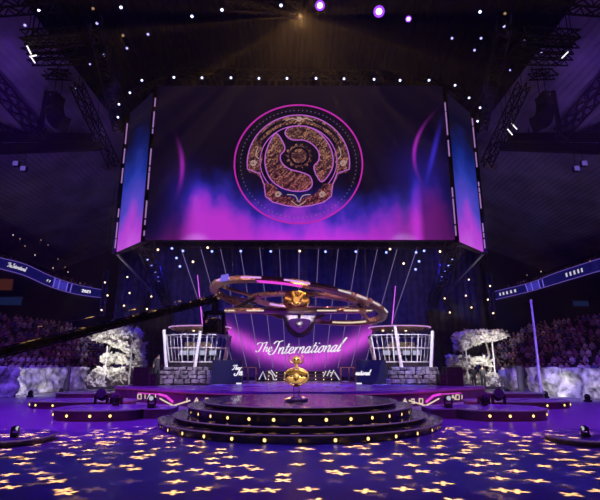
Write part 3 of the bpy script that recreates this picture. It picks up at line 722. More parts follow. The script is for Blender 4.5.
# ------------------------------------------------------------------ player booths
def booth(s_):
    sd = SIDE[s_]; mx = (lambda p: p if s_ < 0 else 599.5 - p); Y = 31.0
    c = at(mx(198), 370, Y); c.z = DZ
    r = thing('player_booth', f'glass player booth with white lattice under a round canopy, on the {sd} of the stage', 'booth', c)
    W = 1.95
    def oct_(k, rx=1.0, ry=.85): return [(W * k * rx * math.cos(a), 1.6 * k * math.sin(a)) for a in [PI / 8 + i * PI / 4 for i in range(8)]]
    z0, z1 = 1.22, 2.95
    MB().prism(oct_(1.02), .002, z0).build('base', M['stage'], r, bevel=.02)
    lo, hi = oct_(.94), oct_(1.10)
    L = lambda i, f: Vector((lo[i % 8][0] + (hi[i % 8][0] - lo[i % 8][0]) * f, lo[i % 8][1] + (hi[i % 8][1] - lo[i % 8][1]) * f, z0 + (z1 - z0) * f))
    for f in (.02, .98): MB().tube([L(i, f) for i in range(8)], .042, 6, True).build('ring_rail', M['white'], r)
    MB().tube([L(i, .52) for i in range(8)], .04, 6, True).build('ring_rail', M['white'], r)
    for i in range(8): MB().bar(L(i, 0), L(i, 1), .07).build('upright', M['white'], r)
    mb = MB()
    for i in range(8):
        for k in (.25, .5, .75):
            a, b = L(i, 0).lerp(L(i + 1, 0), k), L(i, 1).lerp(L(i + 1, 1), k); mb.bar(a, b, .03)
    mb.build('lattice', M['white'], r)
    for i in range(8):
        a = [L(i, .03), L(i + 1, .03), L(i + 1, .97), L(i, .97)]; cn = sum(a, Vector()) / 4; nn = Vector((cn.x, cn.y, 0)).normalized() * -.07
        mb = MB(); mb.loft([[p + nn for p in a], [p + nn * 1.4 for p in a]]); mb.build('glass_pane', M['glass'], r)
    # desk, monitors
    MB().box((0, -.35, z0 + .36), (2.5, .6, .06)).build('desk', M['plastic'], r)
    for x in (-1.15, 1.15): MB().box((x, -.35, z0 + .17), (.06, .5, .34)).build('desk_leg', M['plastic'], r)
    for x in (-.95, -.32, .32, .95):
        sc = MB().box((x, -.25, z0 + .62), (.5, .04, .32)).build('monitor', M['plastic'], r, bevel=.01)
        MB().box((x, -.275, z0 + .62), (.46, .012, .28)).build('display', G['mon'], sc); MB().box((x, -.22, z0 + .43), (.05, .05, .12)).build('monitor_stand', M['plastic'], sc)
    MB().box((s_ * .3, .9, z0 + 1.0), (1.7, .06, .7)).build('lit_back_panel', glow_panel, r)  # the panel's own glow stands in for the lit booth interior
    # canopy disc with downlights
    cz = 3.42
    MB().lathe([(.1, cz - .22), (W * .86, cz - .22), (W * 1.0, cz - .02), (W * 1.02, cz + .06), (W * .96, cz + .12), (.1, cz + .2)], 48, sy=.85).build('canopy', M['copper'], r)
    MB().tube([(W * 1.03 * math.cos(a), W * .875 * math.sin(a), cz + .03) for a in [2 * PI * k / 48 for k in range(48)]], .03, 6, True).build('canopy_edge_light', G['pinkbar'], r)
    for i in range(8): MB().bar(L(i, .98), Vector((hi[i][0] * .72, hi[i][1] * .72, cz - .2)), .06).build('canopy_strut', M['black'], r)
    for x in (-1.25, -.6, .2): MB().lathe([(.02, cz - .26), (.07, cz - .26), (.07, cz - .22), (.02, cz - .22)], 12, (x * s_ * -1 * -1, -.95, 0)).build('downlight', G['warm'], r)
    # slanting white columns at the front
    for (xa, ya), (xb, yb) in (((164, 330), (166.5, 369)), ((200.5, 331), (194.5, 369))) if s_ < 0 else (((204.5, 326), (197.5, 369)), ((167, 331), (168.5, 369))):
        a, b = at(mx(xa), ya, 28.6), at(mx(xb), yb + 1, 28.3); b2 = b + (b - a) * ((DZ + .02 - b.z) / (b.z - a.z))
        MB().tube([b2, a], .10, 10).build('column', M['white'], r, world=True)
    # magenta light tube on the roof
    (xa, ya), (xb, yb) = ((197.5, 275), (203, 318)) if s_ < 0 else ((204, 286), (208, 319))
    a, b = at(mx(xa), ya, 31.5), at(mx(xb), yb, 31.0); b.z = DZ + cz + .12
    MB().tube([b, a], .03, 8, r2=.02).build('light_tube', G['tube'], r, world=True)
    return r
glow_panel = glow('booth_back_glow', (.9, .62, .42), .16)
booth(-1); booth(1)

# stacked stone walls before the booths
for s_ in (-1, 1):
    sd = SIDE[s_]; mx = (lambda p: p if s_ < 0 else 598 - p)
    a, b = at(mx(157), 385, 26.6), at(mx(211), 385, 26.6); x0, x1 = min(a.x, b.x), max(a.x, b.x)
    mb = MB(); z = DZ + .06
    for row, h in enumerate((.27, .20, .25, .19)):
        x = x0 + (.12 if row % 2 else 0) + .05 * row; e = x1 - .03 * row
        while x < e - .1:
            w = min(random.uniform(.22, .62), e - x); dy = random.uniform(-.06, .06)
            mb.box((x + w / 2, 26.7 + dy + .04 * row, z + h / 2), (w * random.uniform(.78, .92), .5, h * random.uniform(.72, .98)), Matrix.Rotation(random.uniform(-.13, .13), 3, 'Y') @ Matrix.Rotation(random.uniform(-.08, .08), 3, 'Z')); x += w
        z += h
    mb.mi = 1; mb.box(((x0 + x1) / 2 + .06, 26.85, DZ + .49), (x1 - x0 - .3, .3, .92)); o = mb.build('stone_parapet', [M['stone'], M['black']], bevel=.03); tag(o, f'low dark wall of stacked grey stones before the {sd} booth', 'stone wall')

# ------------------------------------------------------------------ lettering
GL = {
    'T': (1.35, [[(-.15, 1.55), (.05, 1.9), (.5, 1.95), (1.0, 1.85), (1.5, 2.1)], [(.8, 1.9), (.75, 1.0), (.55, .15), (.2, -.05), (0, .25)]]),
    'I': (1.05, [[(.0, 1.6), (.25, 2.0), (.7, 1.95), (1.1, 2.1)], [(.65, 1.95), (.62, 1), (.42, .1), (.05, -.1), (-.3, .15), (-.2, .5)]]),
    'h': (.9, [[(.05, 0), (.1, 1.2), (.2, 2.1)], [(.08, .55), (.35, 1), (.55, .85), (.55, .12), (.68, 0), (.9, .25)]]),
    'e': (.78, [[(.0, .45), (.45, .6), (.45, .92), (.22, 1), (.02, .6), (.1, .1), (.38, 0), (.8, .35)]]),
    'n': (.88, [[(0, 1), (.06, 0)], [(.06, .5), (.32, 1), (.52, .88), (.52, .12), (.64, 0), (.9, .3)]]),
    't': (.55, [[(.18, 1.6), (.1, .2), (.22, 0), (.55, .3)], [(-.12, 1.05), (.45, 1.1)]]),
    'r': (.62, [[(0, 1), (.06, 0)], [(.06, .5), (.28, .95), (.5, .95)]]),
    'a': (.88, [[(.5, .85), (.28, 1), (.03, .6), (.08, .08), (.3, 0), (.5, .5)], [(.53, 1), (.5, .12), (.62, 0), (.9, .3)]]),
    'i': (.45, [[(.05, 1), (.05, .12), (.18, 0), (.45, .3)], [(.1, 1.38), (.1, 1.52)]]),
    'o': (.82, [[(.28, 1), (.02, .6), (.1, .05), (.35, 0), (.56, .4), (.46, .95), (.28, 1), (.55, .95), (.82, .9)]]),
    'l': (.5, [[(.0, .3), (.22, 1.9), (.33, 2.0), (.18, 1.2), (.08, .12), (.2, 0), (.48, .3)]]),
    '2': (1.0, [[(.05, 1.5), (.3, 2), (.7, 1.7), (.1, 0), (.8, 0)]]), '0': (1.0, [[(.4, 2), (.05, 1), (.4, 0), (.75, 1), (.4, 2)]]), '1': (.6, [[(.05, 1.6), (.35, 2), (.35, 0)]]), ' ': (.5, []),
}
def lettering(parent, text, x0, y0, xh, fn, name='lettering', m=None, slant=.38, wt=.17, gap=1.0, d=(0.0, .03)):
    mb = MB(); x = x0
    for ch in text:
        adv, strokes = GL[ch]
        for s in strokes:
            P = [(x + (a * gap + b * slant) * xh, y0 + b * xh) for a, b in (cr(s, 4) if len(s) > 2 else s)]
            mb.ribbon(P, lambda t, d_: wt * xh * (.65 + .55 * abs(d_.y)), fn, *d)
        x += adv * xh * gap
    return mb.build(name, m or G['letters'], parent, world=True)
def text_len(t): return sum(GL[c][0] for c in t)

# ------------------------------------------------------------------ curved screen and its light strips
def curve_picture(nt, u, w):
    uu = u * 2.0 - 1.0; a = uu.f('ABSOLUTE')
    n1 = tex(nt, 4, 3, vec(nt, u * 1.5, w)) - .5
    c = a * a * .34 + .25
    d = w - c + n1 * .10
    band = d.bell(0, .125)
    core = band * (tex(nt, 14, 2, vec(nt, u * 4, w * .3)) * .7 + .6)
    low = (d * -1.0).step(.06, .3)
    top = d.step(.0, .45)
    c0 = mixc(nt, top, (.045, .010, .17), (.018, .006, .12))
    c0 = mixc(nt, low * .75, c0, (.012, .004, .05))
    return mixc(nt, core.clamp(), c0, (.66, .075, .72))
CM = em_mat('curved_screen_picture', curve_picture)
def cs(u, w, d=0.0):                     # u -1..1, w 0..1
    return Vector((u * (4.45 + 1.05 * w), 36.2 - 2.6 * u * u - d, .95 + 5.0 * w))
CSR = thing('curved_screen', 'curved video screen glowing magenta with white script lettering behind the stage', 'screen', (0, 36, DZ))
sheet('picture_panel', lambda u, v: cs(u * 2 - 1, v), 40, 12, CM, CSR, .05)
MB().loft([[cs(u, 0, -.06), cs(u, 1, -.06), cs(u, 1, -.3), cs(u, 0, -.3)] for u in [i / 20 - 1 for i in range(41)]]).build('rear_frame', M['black'], CSR, world=True)
for u in (-.7, 0, .7): MB().bar(cs(u, .0, -.25), Vector((cs(u, 0).x, cs(u, 0).y + .25, DZ)), .2).build('support_leg', M['black'], CSR, world=True)
# pixel -> screen parameters for the words
def px2cs(px, py):
    p = at(px, py, 36.0); w = (p.z - .95) / 5.0; return p.x / (4.45 + 1.05 * w), w
(ux0, w0), (ux1, w1) = px2cs(270.5, 354.2), px2cs(339.5, 351.5)
tfn = lambda x, y, d: cs(x, w0 + y, .05 + d)
xh = (ux1 - ux0) / text_len('International') / 1.0
asp = 5.6 / 5.0
tf2 = lambda x, y, d: cs(x, w0 + (w1 - w0) * (x - ux0) / (ux1 - ux0) + y * asp * .74, .05 + d)
lettering(CSR, 'International', ux0, 0, xh, tf2, wt=.16)
lettering(CSR, 'The', px2cs(256.5, 350)[0], .045, xh * .72, tf2, wt=.16)
for i in range(13):
    k = i - 6
    b = at(299 + k * 13.0, 368, 33.0); t = at(299 + k * 19.8, 246, 33.0)
    o = thing('light_strip', f'{ORD[i + 1]} thin hanging light strip from the left, fanning out above the curved screen', 'light strip', b, 'light strips fanning before the curved screen')
    MB().bar((0, 0, 0), t - b, .035).build('led_strip', G['strip'], o); MB().bar((0, .04, 0), t - b + Vector((0, .04, 0)), .045, .03).build('profile', M['black'], o)
    MB().tube([t - b, Vector((t.x - b.x, 0, roof_z(t.x) - b.z - .05))], .012, 5).build('hanging_cable', M['black'], o)

# lettered boxes either side
for s_, txt, px0, py0, wpx in ((-1, 'The In', 231, 374.5, 15), (1, 'national', 355.5, 375, 14)):
    sd = SIDE[s_]; mx = (lambda p: p if s_ < 0 else 598 - p)
    a, b = at(mx(211), 384, 28), at(mx(241), 384, 28); x0, x1 = min(a.x, b.x), max(a.x, b.x)
    r = thing('lettered_box', f'dark blue box with cut-off white script before the {sd} booth', 'display box', ((x0 + x1) / 2, 28.4, DZ))
    MB().box(((x0 + x1) / 2, 28.5, DZ + .68), (x1 - x0, .8, 1.35)).build('cabinet', M['plastic'], r, world=True, bevel=.015)
    MB().box(((x0 + x1) / 2, 28.08, DZ + .68), (x1 - x0 - .06, .03, 1.29)).build('display', G['navy'], r, world=True)
    p = at(px0, py0, 28.06); q = at(px0 + wpx, py0, 28.06); xh_ = (q.x - p.x) / text_len(txt)
    if s_ < 0:
        lettering(r, 'The', p.x + .05, p.z + .27, .13, lambda x, y, d: Vector((x, 28.06 - d, y)), wt=.3, m=G['letters'])
        lettering(r, 'In', p.x + .24, p.z - .04, .21, lambda x, y, d: Vector((x, 28.06 - d, y)), wt=.3, m=G['letters'])
    else: lettering(r, txt, p.x, p.z, xh_ * 1.02, lambda x, y, d: Vector((x, 28.06 - d, y)), wt=.34, m=G['letters'])
    o = MB().box((s_ * -2.55 if 0 else mx(240) * 0 + at(mx(239), 380, 27.9).x, 27.9, DZ + .04), (.3, .1, .07)); o = o.build('floor_lamp', G['letters'], r, world=True)

# stage steps, chevrons and rails in the middle
r = thing('stage_steps', 'wide lit steps at the back of the stage below the curved screen', 'steps', (0, 33.6, DZ))
for i in range(3):
    MB().box((0, .3 + .32 * i, .11 + .11 * i), (5.0, .34 if i else .4, .22 + .22 * i - .004)).build('step', M['stage'], r)
    MB().box((0, .3 + .32 * i - .19 if i else .09, .215 + .22 * i), (4.9, .03, .03)).build('step_edge_light', G['nose'], r)
    for k in range(9): MB().lathe([(.01, .0), (.03, 0), (.03, -.02), (.01, -.02)], 8, (-2.2 + .55 * k, .3 + .32 * i - (.18 if i else .215), .11 + .22 * i), Matrix.Rotation(PI / 2, 3, 'X')).build('step_lamp', G['warm'], r)
for s_, lst in ((-1, [[(259, 379.5), (263, 371.5), (266, 379.5)], [(268.5, 371), (272.5, 375), (273.5, 379.5), (277, 380)], [(271, 370), (276, 377)]]),
                (1, [[(327, 376), (330, 370)], [(330.5, 376.5), (334, 370)], [(334.5, 372), (339.5, 380)], [(323.5, 376), (326, 371)]])):
    c = at(268 if s_ < 0 else 332, 380, 33.0); c.z = DZ
    r = thing('zigzag_light', f'white zigzag light frame standing on stage, {SIDE[s_]} of the trophy', 'light', c)
    for P in lst: MB().tube([at(x, min(y, 380.5), 33.0) for x, y in P], .045, 6).build('light_bar', G['dimletters'], r, world=True)
    a, b = at(257 if s_ < 0 else 322, 381, 33.0), at(278 if s_ < 0 else 341, 381, 33.0)
    MB().box(((a.x + b.x) / 2, 33.05, DZ + .04), (abs(b.x - a.x), .3, .076)).build('base', M['stage'], r, world=True)
    # glass balustrade with pinkish posts
    c = at(242 if s_ < 0 else 354, 380, 31.0); c.z = DZ
    r = thing('balustrade', f'short rose-coloured balustrade on stage between the {SIDE[s_]} lettered box and the steps', 'railing', c)
    lst = (242, 247.5, 256) if s_ < 0 else (354, 349.5, 341)
    for x in lst:
        p = at(x, 380, 31); MB().box((p.x, 31, DZ + .47), (.11, .11, .93)).build('post', M['copper'], r, world=True)
    a, b = at(lst[0], 380, 31), at(lst[-1], 380, 31)
    MB().bar((a.x, 31, DZ + .06), (b.x, 31, DZ + .06), .07).build('bottom_rail', M['white'], r, world=True)
    MB().bar((a.x, 31, DZ + .92), (b.x, 31, DZ + .92), .06).build('top_rail', M['copper'], r, world=True)
    MB().box(((a.x + b.x) / 2, 31, DZ + .48), (abs(b.x - a.x) - .1, .02, .75)).build('glass_pane', M['glass'], r, world=True)

# black cases at the stage ends
for s_ in (-1, 1):
    a = at(140 if s_ < 0 else 456, 388, 25.6)
    for i, (dx, w, h) in enumerate(((0, .85, .95), (s_ * -.62, .35, .6))):
        r = thing('flight_case', f'{("large", "small")[i]} black case standing on the {SIDE[s_]} end of the stage', 'case', (a.x + dx, 26.0, DZ))
        MB().box((0, 0, h / 2), (w, .7, h - .006)).build('body', M['plastic'], r, bevel=.02)
        for x in (-1, 1):
            for y in (-1, 1): MB().box((x * (w / 2 - .015), y * .335, h / 2), (.05, .05, h)).build('corner_profile', M['steel'], r)
        MB().box((0, -.36, h * .6), (.16, .03, .06)).build('handle', M['steel'], r)

# ------------------------------------------------------------------ trophy
TP = thing('trophy', 'golden shield trophy on a clear column at the centre of the round stage', 'trophy', (-.11, 14.65, DZ))
MB().lathe([(.05, .002), (.34, .002), (.36, .03), (.36, .06), (.27, .085), (.22, .12), (.05, .12)], 40).build('base', M['pearl'], TP, smooth=False)
MB().lathe([(.075, .12), (.075, .42), (.07, .42), (.07, .12)], 24).build('clear_column', M['glass'], TP)
tf = lambda x, y, d: Vector((x, -d, y))
tz = lambda py: at(298, py, 14.6).z - DZ
zc = tz(376.5)
loop = [(.36 * math.cos(a) * (1 - .22 * abs(math.cos(a)) * 0), zc + .25 * math.sin(a)) for a in [2 * PI * i / 48 for i in range(48)]]
MB().tube([(x, 0, y) for x, y in loop], .022, 8, True).build('outer_loop', M['gold'], TP, smooth=True)
mb = MB()
mb.prism(cr([(-.30, zc + .14), (-.1, zc + .2), (.12, zc + .19), (.31, zc + .10), (.26, zc + .02), (.1, zc + .06), (-.1, zc + .05), (-.26, zc + .04)], 5, True), -.05, .05, tf); mb.build('upper_lobe', M['brass'], TP, bevel=.015)
mb = MB()
mb.prism(cr([(-.27, zc - .04), (-.1, zc - .02), (.1, zc - .01), (.27, zc - .05), (.17, zc - .17), (0, zc - .21), (-.17, zc - .17)], 5, True), -.05, .05, tf); mb.build('lower_lobe', M['gold'], TP, bevel=.015)
mb = MB(); mb.lathe([(.01, .10), (.06, .09), (.09, .05), (.1, 0), (.01, 0)], 24, (0, -.05, zc), Matrix.Rotation(PI / 2, 3, 'X')); mb.build('centre_boss', M['gold'], TP, smooth=True)
mb = MB()
for s_ in (-1, 1):
    mb.tube(cr([(s_ * .1, 0, zc + .2), (s_ * .22, 0, zc + .13), (s_ * .18, 0, zc + .02), (s_ * .3, 0, zc - .06), (s_ * .2, 0, zc - .2)], 5), .02, 6)
mb.build('scrolls', M['gold'], TP, smooth=True)
zh = tz(360)
MB().lathe([(.01, .13), (.07, .11), (.12, .05), (.13, 0), (.12, -.05), (.01, -.09)], 28, (0, 0, zh), Matrix.Rotation(PI / 2, 3, 'X')).build('head', M['gold'], TP, smooth=True)
for s_ in (-1, 1):
    MB().tube(cr([(s_ * .09, 0, zh - .1), (s_ * .19, 0, zh - .05), (s_ * .215, 0, zh + .06), (s_ * .16, 0, zh + .15)], 5), .04, 8, r2=.012).build('horn', M['copper'], TP, smooth=True)
    MB().lathe([(.005, .02), (.025, .012), (.03, 0), (.005, 0)], 10, (s_ * .045, -.12, zh + .01), Matrix.Rotation(PI / 2, 3, 'X')).build('eye', M['plastic'], TP)
MB().tube([(0, 0, zh - .1), (0, 0, zc + .24)], .05, 10).build('neck', M['gold'], TP)
MB().tube([(0, 0, .40), (0, 0, zc - .22)], .06, 12).build('socket', M['brass'], TP)
for x in (-.085, .085): MB().tube([(x, 0, .11), (x, 0, zc - .2)], .012, 8).build('edge_line_rod', M['alu'], TP)  # added rods imitate the faint edge lines of the clear column

# ------------------------------------------------------------------ ring sculpture above the stage
RC = at(298, 304, 26.0)
RG = thing('hanging_ring_sculpture', 'great tilted copper ring sculpture with a golden centre hanging above the stage', 'sculpture', RC)
def band(c, R, w, h, rot, a0=0, a1=360, n=96, lift=0.0):
    full = a1 - a0 == 360; rings = []
    for i in range(n + (0 if full else 1)):
        a = math.radians(a0 + (a1 - a0) * i / n); e = Vector((math.cos(a), math.sin(a), 0))
        q = [(-w / 2, -h / 2), (w / 2, -h / 2 * .7), (w / 2 + .04, 0), (w / 2, h / 2 * .7), (-w / 2, h / 2)]
        rings.append([c + rot @ (e * (R + x) + Vector((0, 0, y + lift))) for x, y in q])
    return MB().loft(rings, True, full)
RotA = Matrix.Rotation(math.radians(9.0), 3, 'Y') @ Matrix.Rotation(math.radians(-4.5), 3, 'X')
Z0 = Vector((0, 0, 0))
band(Z0, 4.72, .38, .32, RotA).build('outer_ring', M['copper'], RG)
for a0, a1 in ((212, 226), (236, 249), (262, 276), (292, 300), (304, 312), (318, 326), (334, 342)): band(Z0, 4.955, .03, .09, RotA, a0, a1, 12).build('ring_light', G['whitebar'] if a0 > 290 else G['pinkbar'], RG)
band(Z0, 4.5, .03, .10, RotA, 25, 60, 16).build('ring_light', G['warmbar'], RG)
for a0, a1 in ((150, 164), (168, 176), (184, 192)): band(Z0, 4.49, .04, .22, RotA, a0, a1, 10).build('gilded_plate', M['brass'], RG)
for a0, a1 in ((246, 272),): band(Z0, 4.72, .40, .03, RotA, a0, a1, 14, -.14).build('painted_underglow', G['magenta'], RG)  # emissive band stands in for magenta light on the ring's underside
q = RotA @ Vector((4.98 * math.cos(math.radians(222)), 4.98 * math.sin(math.radians(222)), .02))
plate = MB().box(q + Vector((0, -.02, 0)), (.62, .05, .34), RotA @ Matrix.Rotation(math.radians(-48), 3, 'Z')).build('display_plate', G['boardhot'], RG)
RotB = Matrix.Rotation(math.radians(3.5), 3, 'Y') @ Matrix.Rotation(math.radians(0), 3, 'X'); CB = Vector((.5, .1, .12))
band(CB, 3.05, .34, .30, RotB).build('inner_ring', M['copper'], RG)
for a0, a1 in ((60, 84), (90, 104), (30, 50), (118, 140)): band(CB, 2.87, .03, .12, RotB, a0, a1, 12).build('ring_light', G['warmbar'] if a0 < 100 else G['pinkbar'], RG)
RotC = Matrix.Rotation(math.radians(6.6), 3, 'X'); CC = at(299, 310.5, 25.6) - RC
band(CC, 3.85, .32, .30, RotC).build('lower_ring', M['copper'], RG)
for a0, a1 in ((197, 204), (207, 218), (232, 246), (282, 296), (302, 316), (326, 338)): band(CC, 4.03, .03, .09, RotC, a0, a1, 10).build('ring_light', G['warmbar'], RG)
for a in (165, 200, 335, 20, 90):        # brackets between the rings
    e = Vector((math.cos(math.radians(a)), math.sin(math.radians(a)), 0)); MB().bar(RotA @ (e * 4.55), CB + RotB @ (e * 3.1), .22, .16).build('bracket', M['copper'], RG, bevel=.02)
    MB().bar(CB + RotB @ (e * 3.0) - Vector((0, 0, .1)), CC + RotC @ (e * 3.8), .14).build('bracket', M['black'], RG)
for a in (45, 135, 225, 315):
    p = RotA @ Vector((4.72 * math.cos(math.radians(a)), 4.72 * math.sin(math.radians(a)), .15)); MB().tube([p, Vector((p.x, p.y, (SZ0 if p.y + RC.y < 25.5 else 22) - RC.z))], .012, 5).build('hanging_cable', M['black'], RG)
# golden centre: a relief mask of petals in a lit dome
g = at(296.5, 300.5, 22.4) - RC; FX = Matrix.Rotation(PI / 2, 3, 'X')
dome = MB().lathe([(.01, .20), (.25, .17), (.45, .08), (.58, -.05), (.6, -.2), (.01, -.2)], 36, g, FX, 1.0, .76).build('golden_dome', M['brass'], RG, smooth=True)
for k in range(13):
    a = PI * (k / 12) * 1.2 - .1 * PI; e = Vector((math.cos(a), 0, math.sin(a) * .76))
    MB().tube([g + e * .20 + Vector((0, -.16, -.06)), g + e * .40 + Vector((0, -.15, -.03)), g + e * .55 + Vector((0, -.02, 0))], .035, 6, r2=.055).build('petal', G['amber'] if k % 3 == 1 else M['gold'], dome, smooth=True)
for s_ in (-1, 1): MB().tube(cr([tuple(g + Vector(v)) for v in ((0, -.2, -.28), (s_ * .2, -.2, -.2), (s_ * .24, -.2, -.02), (s_ * .12, -.22, .03))], 5), .04, 6).build('scroll', M['gold'], dome, smooth=True)
MB().lathe([(.01, .14), (.1, .1), (.15, 0), (.01, -.02)], 16, g + Vector((0, -.2, 0)), FX).build('lit_heart', G['amber'], dome, smooth=True)
MB().tube([g + Vector((.60 * math.cos(a), -.05, .46 * math.sin(a))) for a in [2 * PI * k / 40 for k in range(40)]], .045, 8, True).build('dome_rim', M['gold'], dome, smooth=True)
MB().bar(g + Vector((0, .1, -.2)), CC + Vector((0, -3.75, 0)) if 0 else g + Vector((0, .1, -.62)), .3).build('dome_support', M['black'], RG)
for x in (-.25, .25): MB().bar(g + Vector((x, .1, .1)), CB + Vector((x * 3, -2.8, .0)), .07).build('dome_support', M['black'], RG)
# pale shield under it
h = at(299.5, 318, 22.6) - RC; hf = lambda x, y, d: h + Vector((x, -d, y))
pol = cr([(-.74, .02), (-.62, .06), (0, .06), (.62, .06), (.74, .02), (.66, -.32), (.50, -.62), (.24, -.84), (0, -.90), (-.24, -.84), (-.50, -.62), (-.66, -.32)], 4, True)
sh = MB().prism(pol, -.12, .03, hf).build('pale_shield', M['pearl'], RG, bevel=.02)
MB().ribbon(pol, .10, hf, .03, .09, True).build('shield_rim', M['pearl'], sh)
MB().prism(cr([(-.5, -.1), (0, -.02), (.5, -.1), (.42, -.42), (0, -.70), (-.42, -.42)], 5, True), .03, .05, hf).build('shield_field', glow('shield_violet', (.10, .02, .25), .6), sh)
MB().lathe([(.01, .1), (.14, .08), (.2, 0), (.01, 0)], 20, h + Vector((0, -.04, -.30)), FX).build('shield_boss', M['pearl'], sh, smooth=True)
MB().lathe([(.01, .05), (.05, .04), (.07, 0), (.01, 0)], 14, h + Vector((0, -.13, -.28)), FX).build('shield_light', G['letters'], sh)
for s_ in (-1, 1): MB().prism(cr([(s_ * .5, .05), (s_ * 1.1, .16), (s_ * 1.35, .22), (s_ * 1.1, .02), (s_ * .7, -.06)], 4, True), -.08, .03, hf).build('shield_wing', M['copper'], sh)
MB().bar(h + Vector((0, .1, 0)), CC + Vector((0, -3.75, -.42)), .12).build('shield_support', M['black'], RG)

# ------------------------------------------------------------------ camera crane
P1 = at(216, 298.5, 12.0); P0 = at(-24, 359, 8.2); dv = (P0 - P1).normalized(); P2 = P0 + dv * 2.6
JB = thing('camera_crane', 'long black camera crane reaching over the stage from the left', 'camera crane', (P2.x, P2.y, 0))
t = (P1 - P2); L = t.length; tn = t.normalized(); xx = tn.cross(Vector((0, 0, 1))).normalized(); yy = xx.cross(tn)
mb = MB(); w = .085
C = [xx * w * i + yy * w * j for i, j in ((-1, -1), (1, -1), (1, 1), (-1, 1))]
for k in C: MB().tube([P2 + k, P1 + k * .8], .016, 6).build('boom_tube', M['black'], JB, world=True)
n = int(L / .16)
for f in range(4):
    for i in range(n):
        p, q = (C[f], C[(f + 1) % 4]) if i % 2 else (C[(f + 1) % 4], C[f]); mb.bar(P2 + p + t * (i / n), P2 + q + t * ((i + 1) / n), .02)
mb.build('boom_lattice', M['black'], JB, world=True)
MB().bar(P2, P1, .10).build('boom_core', M['black'], JB, world=True)
MB().tube([P2 + yy * .12, P2 + t * .45 + yy * .30, P1 + yy * .1], .008, 5).build('stay_cable', M['steel'], JB, world=True)
MB().tube([(P2.x, P2.y, .35), (P2.x, P2.y, P2.z)], .07, 10).build('mast', M['black'], JB, world=True)
for a in (90, 210, 330):
    e = Vector((math.cos(math.radians(a)), math.sin(math.radians(a)), 0)) * .7
    MB().bar((P2.x, P2.y, .4), (P2.x + e.x, P2.y + e.y, .1), .06).build('dolly_leg', M['black'], JB, world=True); MB().lathe([(.02, -.03), (.1, -.03), (.1, .03), (.02, .03)], 16, (P2.x + e.x, P2.y + e.y, .1), FX).build('wheel', M['plastic'], JB, world=True)
MB().bar(P2, P2 - tn * 1.0, .14).build('counterweight_arm', M['black'], JB, world=True); MB().box(P2 - tn * 1.0, (.35, .3, .35)).build('counterweight', M['steel'], JB, world=True, bevel=.02)
hd = MB(); c = P1 + Vector((.0, 0, -.02))
hd.tube([c + Vector((-.1, 0, .02)), c + Vector((-.04, 0, .05)), c + Vector((0, 0, -.05))], .12, 10); hd.tube([c, c + Vector((-.02, 0, -.34))], .09, 12); hd.box(c + Vector((-.02, 0, -.35)), (.42, .22, .10)); hd.box(c + Vector((-.24, 0, -.62)), (.09, .2, .55)); hd.box(c + Vector((.22, 0, -.62)), (.07, .2, .55))
hd.build('remote_head', M['black'], JB, world=True, bevel=.02)
cb = MB().box(c + Vector((-.02, .05, -.68)), (.34, .62, .36)).build('film_camera', M['plastic'], JB, world=True, bevel=.03); cb['_at'] = JB['_at']
MB().lathe([(.02, -.5), (.11, -.5), (.13, -.28), (.02, -.28)], 20, c + Vector((-.02, .1, -.66)), Matrix.Rotation(-PI / 2, 3, 'X')).build('camera_lens', M['black'], cb, world=True)
MB().box(c + Vector((-.02, -.3, -.60)), (.30, .05, .16)).build('viewfinder', M['steel'], cb, world=True, bevel=.01)
MB().box(c + Vector((-.06, -.34, -.60)), (.24, .02, .07)).build('tally_plate', glow('tally_dim', (.5, .2, .3), .22), cb, world=True)
MB().tube(cr([tuple(c + Vector(v)) for v in ((-.1, -.1, -.1), (-.26, -.2, -.3), (-.2, -.3, -.5), (-.1, -.25, -.62))], 5), .015, 6).build('cable', M['plastic'], JB, world=True)

# ------------------------------------------------------------------ people
def skin_mesh(name, J, edges, mats, sub=1):
    me = bpy.data.meshes.new(name); me.from_pydata([j[0] for j in J], edges, [])
    o = bpy.data.objects.new(name, me); COL.objects.link(o)
    sk = o.modifiers.new('skin', 'SKIN'); sk.use_smooth_shade = True
    for i, j in enumerate(J):
        r = j[1]; me.skin_vertices[0].data[i].radius = (r, r) if not isinstance(r, tuple) else r
    me.skin_vertices[0].data[0].use_root = True
    if sub: o.modifiers.new('sub', 'SUBSURF').levels = sub; o.modifiers['sub'].render_levels = sub
    dg = bpy.context.evaluated_depsgraph_get(); nm = bpy.data.meshes.new_from_object(o.evaluated_get(dg))
    bpy.data.objects.remove(o); bpy.data.meshes.remove(me)
    nm.materials.clear()
    for m in mats: nm.materials.append(m)
    P = [Vector(j[0]) for j in J]
    for f in nm.polygons:
        f.use_smooth = True; f.material_index = J[min(range(len(P)), key=lambda k: (P[k] - f.center).length - .3 * (J[k][1] if not isinstance(J[k][1], tuple) else J[k][1][0]))][2]
    return nm
